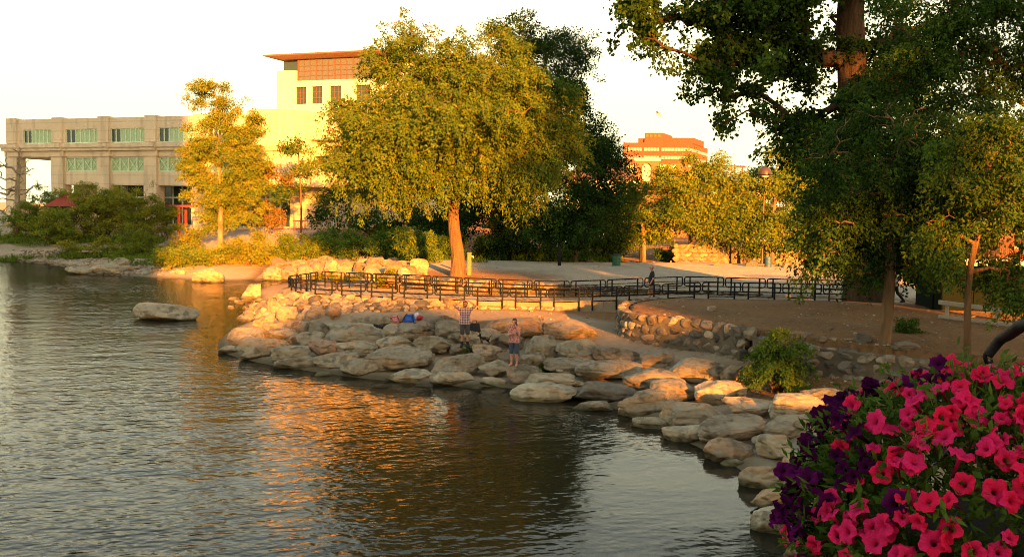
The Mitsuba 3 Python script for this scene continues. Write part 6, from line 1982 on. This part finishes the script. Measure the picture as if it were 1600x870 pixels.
for i in order:
    d = dirs[i]
    if dens[i] < 0.33 or rng.random() < 0.06:
        continue
    left = -d[0] * 0.75 + d[1] * 0.45 + d[2] * 0.28
    purple = left + rng.normal() * 0.16 > 0.63
    kind = 2 if purple else 0
    pos = BC + d * BR * (0.90 + 0.26 * lumpy[i] + rng.uniform(-0.03, 0.05) + (0.03 if purple else 0))
    face = d * 0.7 + view * 0.30 + np.array([0, 0, 0.22]) + rng.normal(size=3) * (0.42 if not purple else 0.55)
    face /= np.linalg.norm(face)
    a = np.cross(face, rng.normal(size=3))
    a /= np.linalg.norm(a)
    s = rng.uniform(0.82, 1.15)
    M = np.eye(4)
    M[:3, 0], M[:3, 1], M[:3, 2], M[:3, 3] = a * s, np.cross(face, a) * s, face * s, pos
    d_, (v, f, uv_) = PET[kind][rng.integers(6)]
    if made < 298:
        reuse('purple_petunia' if purple else 'pink_petunia', d_, M, bk)
        made += 1
    else:
        rest_v.append(v @ M[:3, :3].T + M[:3, 3])
        rest_f.append(f + off)
        rest_uv.append(uv_)
        off += len(v)
if rest_v:
    add('far_side_petunias', (np.vstack(rest_v), np.vstack(rest_f)), 'm_petal', bk, smooth=True, uv=np.vstack(rest_uv), kind='stuff')
# foliage: small leaves and trailing shoots through the whole ball
n = 15000
d = rng.normal(size=(n, 3))
d /= np.linalg.norm(d, axis=1, keepdims=True)
d = d[d[:, 2] > -0.75]
rad = (0.66 + 0.31 * rng.random(len(d)) ** 0.6 + 0.20 * (meshkit.fbm(d * 2.2 + 9, 3, 7) - 0.3))
P = BC + d * BR * rad[:, None]
A = d * 0.8 + rng.normal(size=d.shape) * 0.7
N = d * 0.5 + rng.normal(size=d.shape) * 0.6 + [0, 0, 0.4]
lf = leaves_mesh(P, A, N, rng.uniform(0.022, 0.046, len(d)), rng.uniform(0.010, 0.018, len(d)), rng.normal(0.32, 0.07, len(d)), rng.normal(0.5, 0.12, len(d)), 0.2)
sh_n = 170
sd = rng.normal(size=(sh_n, 3))
sd /= np.linalg.norm(sd, axis=1, keepdims=True)
sd = sd[(sd[:, 2] > -0.5)]
sC = BC + sd * BR * 0.95
sp_ = sprays(rng, sC, sd * 0.6 + [0, 0, 0.45], 16, 0.10, 0.010, 0.2, 0.030, 0.34, 0.04, 0.55, 0.36, 0.05)
add_leaves([lf, sp_], bk, 'foliage', 'stuff')
add('stems', cat([tube([BC + e * BR * 0.6, BC + e * BR * 0.85 + [0, 0, 0.01], c + e * 0.06 + [0, 0, 0.02]], [0.003, 0.0025, 0.0015], 4) for e, c in zip(sd, sC)]), 'm_stem', bk, kind='stuff')
plain('m_stem', (0.07, 0.11, 0.03), 0.7)
plain('m_soil', (0.03, 0.022, 0.016), 0.95)
add('liner', lathe([(0, -0.30), (0.18, -0.28), (0.26, -0.18), (0.28, -0.02), (0.25, 0.0), (0, 0.02)], 28).apply_translation(BC), 'm_soil', bk, smooth=True)
hook = PD(1546, 556, 2.42)
ringp = PD(1541, 634, 2.42)
for k, e in enumerate([(-0.28, -0.12), (0.0, -0.30), (0.28, -0.05), (0.05, 0.30)]):
    add('wire', tube([ringp, BC + [e[0], e[1], 0.06]], 0.0022, 5), 'm_steel', bk)
plain('m_steel', (0.30, 0.30, 0.30), 0.4, 0.8)
add('hanger', tube([hook - [0, 0, 0.01], hook - [0.003, 0, 0.05], ringp], 0.0045, 6), 'm_steel', bk)
ang = np.linspace(0, 2 * np.pi, 16, endpoint=False)
for rad_, z in ((0.012, 0.0), (0.014, 0.012)):
    add('ring', tube(ringp + np.stack([rad_ * np.cos(ang), 0.6 * rad_ * np.sin(ang), 0 * ang + z], 1), 0.0035, 6, True), 'm_steel', bk, smooth=True)

bl_ = thing('bridge_lamp', 'black curved lamp post arm that carries the flower basket at the right edge', 'lamp post')
pp = np.array([1.75, 0.95, 4.4])
add('post', lathe([(0, 0), (0.14, 0), (0.14, 0.25), (0.075, 0.4), (0.06, 4.6), (0, 4.6)], 20).apply_translation(pp), 'm_iron', bl_, smooth=40)
armc = chaikin(np.array([hook + [-0.004, 0, 0.0], hook + [0.02, -0.01, 0.045], PD(1575, 524, 2.36), PD(1606, 500, 2.22), [1.45, 1.8, 5.83], [1.62, 1.35, 5.80], [1.74, 0.97, 5.70]]), 2)
add('arm', tube(armc, np.linspace(0.011, 0.020, len(armc)), 10), 'm_iron', bl_, smooth=True)
add('hook', tube([hook + [0, 0, 0.02], hook + [-0.012, 0, 0.0], hook + [-0.006, 0, -0.016], hook + [0.008, 0, -0.012]], 0.006, 6), 'm_iron', bl_, smooth=True)
add('lamp_head', lathe([(0, 0), (0.16, 0), (0.24, 0.28), (0.1, 0.52), (0, 0.58)], 20).apply_translation(pp + [0, 0, 4.6]), 'm_white', bl_, smooth=40)

t = thing('bridge', 'concrete road bridge that the photo is taken from', 'bridge')
add('deck', box(0, -6.2, 3.95, 90, 13.4, 0.8), 'm_concrete', t)
add('kerb', box(0, 0.36, 4.42, 90, 0.24, 0.14), 'm_concrete', t)
for z in (4.75, 5.05):
    add('rail', tube([[-45, 0.36, z], [45, 0.36, z]], 0.02, 8), 'm_iron', t)
for x in np.arange(-44, 45, 2.0):
    add('rail_post', box(x + 0.35, 0.36, 4.77, 0.05, 0.05, 0.6), 'm_iron', t)
for x in (-24, -6):
    add('pier', box(x, -6.2, 1.0, 1.2, 12, 5.2), 'm_concrete', t)
add('abutment', box(14.0, -6.2, 1.8, 12, 13, 3.5), 'm_concrete', t)
# ------------------------------------------------------------------ unseen blocks, slab and trees behind the viewer, placed to shade parts of the scene
def tower(label, x0, x1, y0, y1, z, z0=3.5, mat='m_cream'):
    t = thing('unseen_block', label, 'building')  # out of view; extents and heights chosen for the shade they throw
    add('wall', box((x0 + x1) / 2, (y0 + y1) / 2, (z + z0) / 2, x1 - x0, y1 - y0, z - z0), mat, t)
    add('parapet', cat([box((x0 + x1) / 2, y1 - 0.2, z + 0.1, x1 - x0 + 0.3, 0.5, 0.2), box((x0 + x1) / 2, y0 + 0.2, z + 0.1, x1 - x0 + 0.3, 0.5, 0.2)]), 'm_concrete', t)
    for k, zz in enumerate(np.arange(z0 + 3.5, z - 1, 3.6)):
        add('window_band', box((x0 + x1) / 2, y1 + 0.02, zz, (x1 - x0) * 0.9, 0.12, 1.5), 'm_dark_glass', t)
    return t


def out_of_view_tree(label, x, y, z0, top, r, seed, n=300, base=None):
    base = z0 + 3 if base is None else base
    lo = [[x, y, (base + top) / 2, r, r, (top - base) / 2], [x - r * 0.5, y, base + (top - base) * 0.4, r * 0.6, r * 0.6, (top - base) * 0.3], [x + r * 0.5, y + 1, base + (top - base) * 0.6, r * 0.6, r * 0.6, (top - base) * 0.3]]
    tree('unseen_tree', label, [np.array([x, y, z0]), np.array([x + 0.3, y, (z0 + base) / 2]), np.array([x, y, base]), np.array([x, y, top - 2])], 0.4, 0.15, lo, n, 30, 0.45, 0.3, seed, length=1.3, spread=0.4, droop=0.2)


tower('tall unseen block behind the bridge, placed to shade the far left bank', -58, 7.4, -84, -60, 52)
tower('low unseen block behind the bridge, placed to shade the left boulders', 13.8, 18.2, -65, -60, 14.4)
tower('flat roofed unseen block behind the bridge, placed to shade the lone river boulder', 7.6, 13.6, -65, -60, 16.6)
tower('low unseen brick block behind the bridge, placed to shade the man in plaid', 18.2, 24.6, -65, -60.3, 15.9, mat='m_brick_far')
tower('second low unseen block behind the bridge, placed to shade the woman', 24.6, 27.8, -65, -60, 15.1)
tower('lowest unseen block behind the bridge, placed to shade the nearest rocks', 27.8, 33.0, -65, -60, 11.8)
t = thing('unseen_shade_slab', 'unseen slab on slim posts behind the bridge, placed to shade the stone wall', 'canopy')
add('slab', box(30.6, -61.5, 14.3, 8.6, 3.4, 1.0), 'm_concrete', t)  # unseen slab, sized to throw a band of shade above a lit gap
for x in (29.0, 32.6):
    add('post', box(x, -60.4, 12.9, 0.15, 0.15, 1.6), 'm_iron', t)
tower('taller unseen brick block behind the bridge, placed to shade the kerb', 33.0, 38.0, -65, -60.2, 16.7, mat='m_brick_far')
tower('stepped unseen brick block behind the bridge, placed to shade the plaza', 38.0, 43.0, -65, -60, 18.3, mat='m_brick_far')
out_of_view_tree('tall unseen tree behind the bridge, placed to shade the cottonwood', 32.6, -30, 4.3, 34, 4.6, 201, 800, base=18.0)  # out of view, crown placed to keep the cottonwood in shade
out_of_view_tree('unseen tree behind the bridge, placed to shade the mound trees', 31.5, -50, 4.3, 27, 4.2, 203, 260, base=16.4)  # out of view, crown placed to darken the trees on the mound
# the park goes on to the right of the photo
for i, (x, y, top, r) in enumerate([(40, 78, 13, 5.5), (50, 92, 15, 6.5), (62, 84, 14, 6), (74, 100, 16, 7), (33, 98, 14, 6), (88, 92, 15, 7), (58, 118, 16, 8), (104, 104, 16, 8)]):
    out_of_view_tree('park tree number %s along the far side of the plaza, right of the photo' % ['one', 'two', 'three', 'four', 'five', 'six', 'seven', 'eight'][i], x, y, 2.0, top, r, 230 + i, 170, base=5.0)
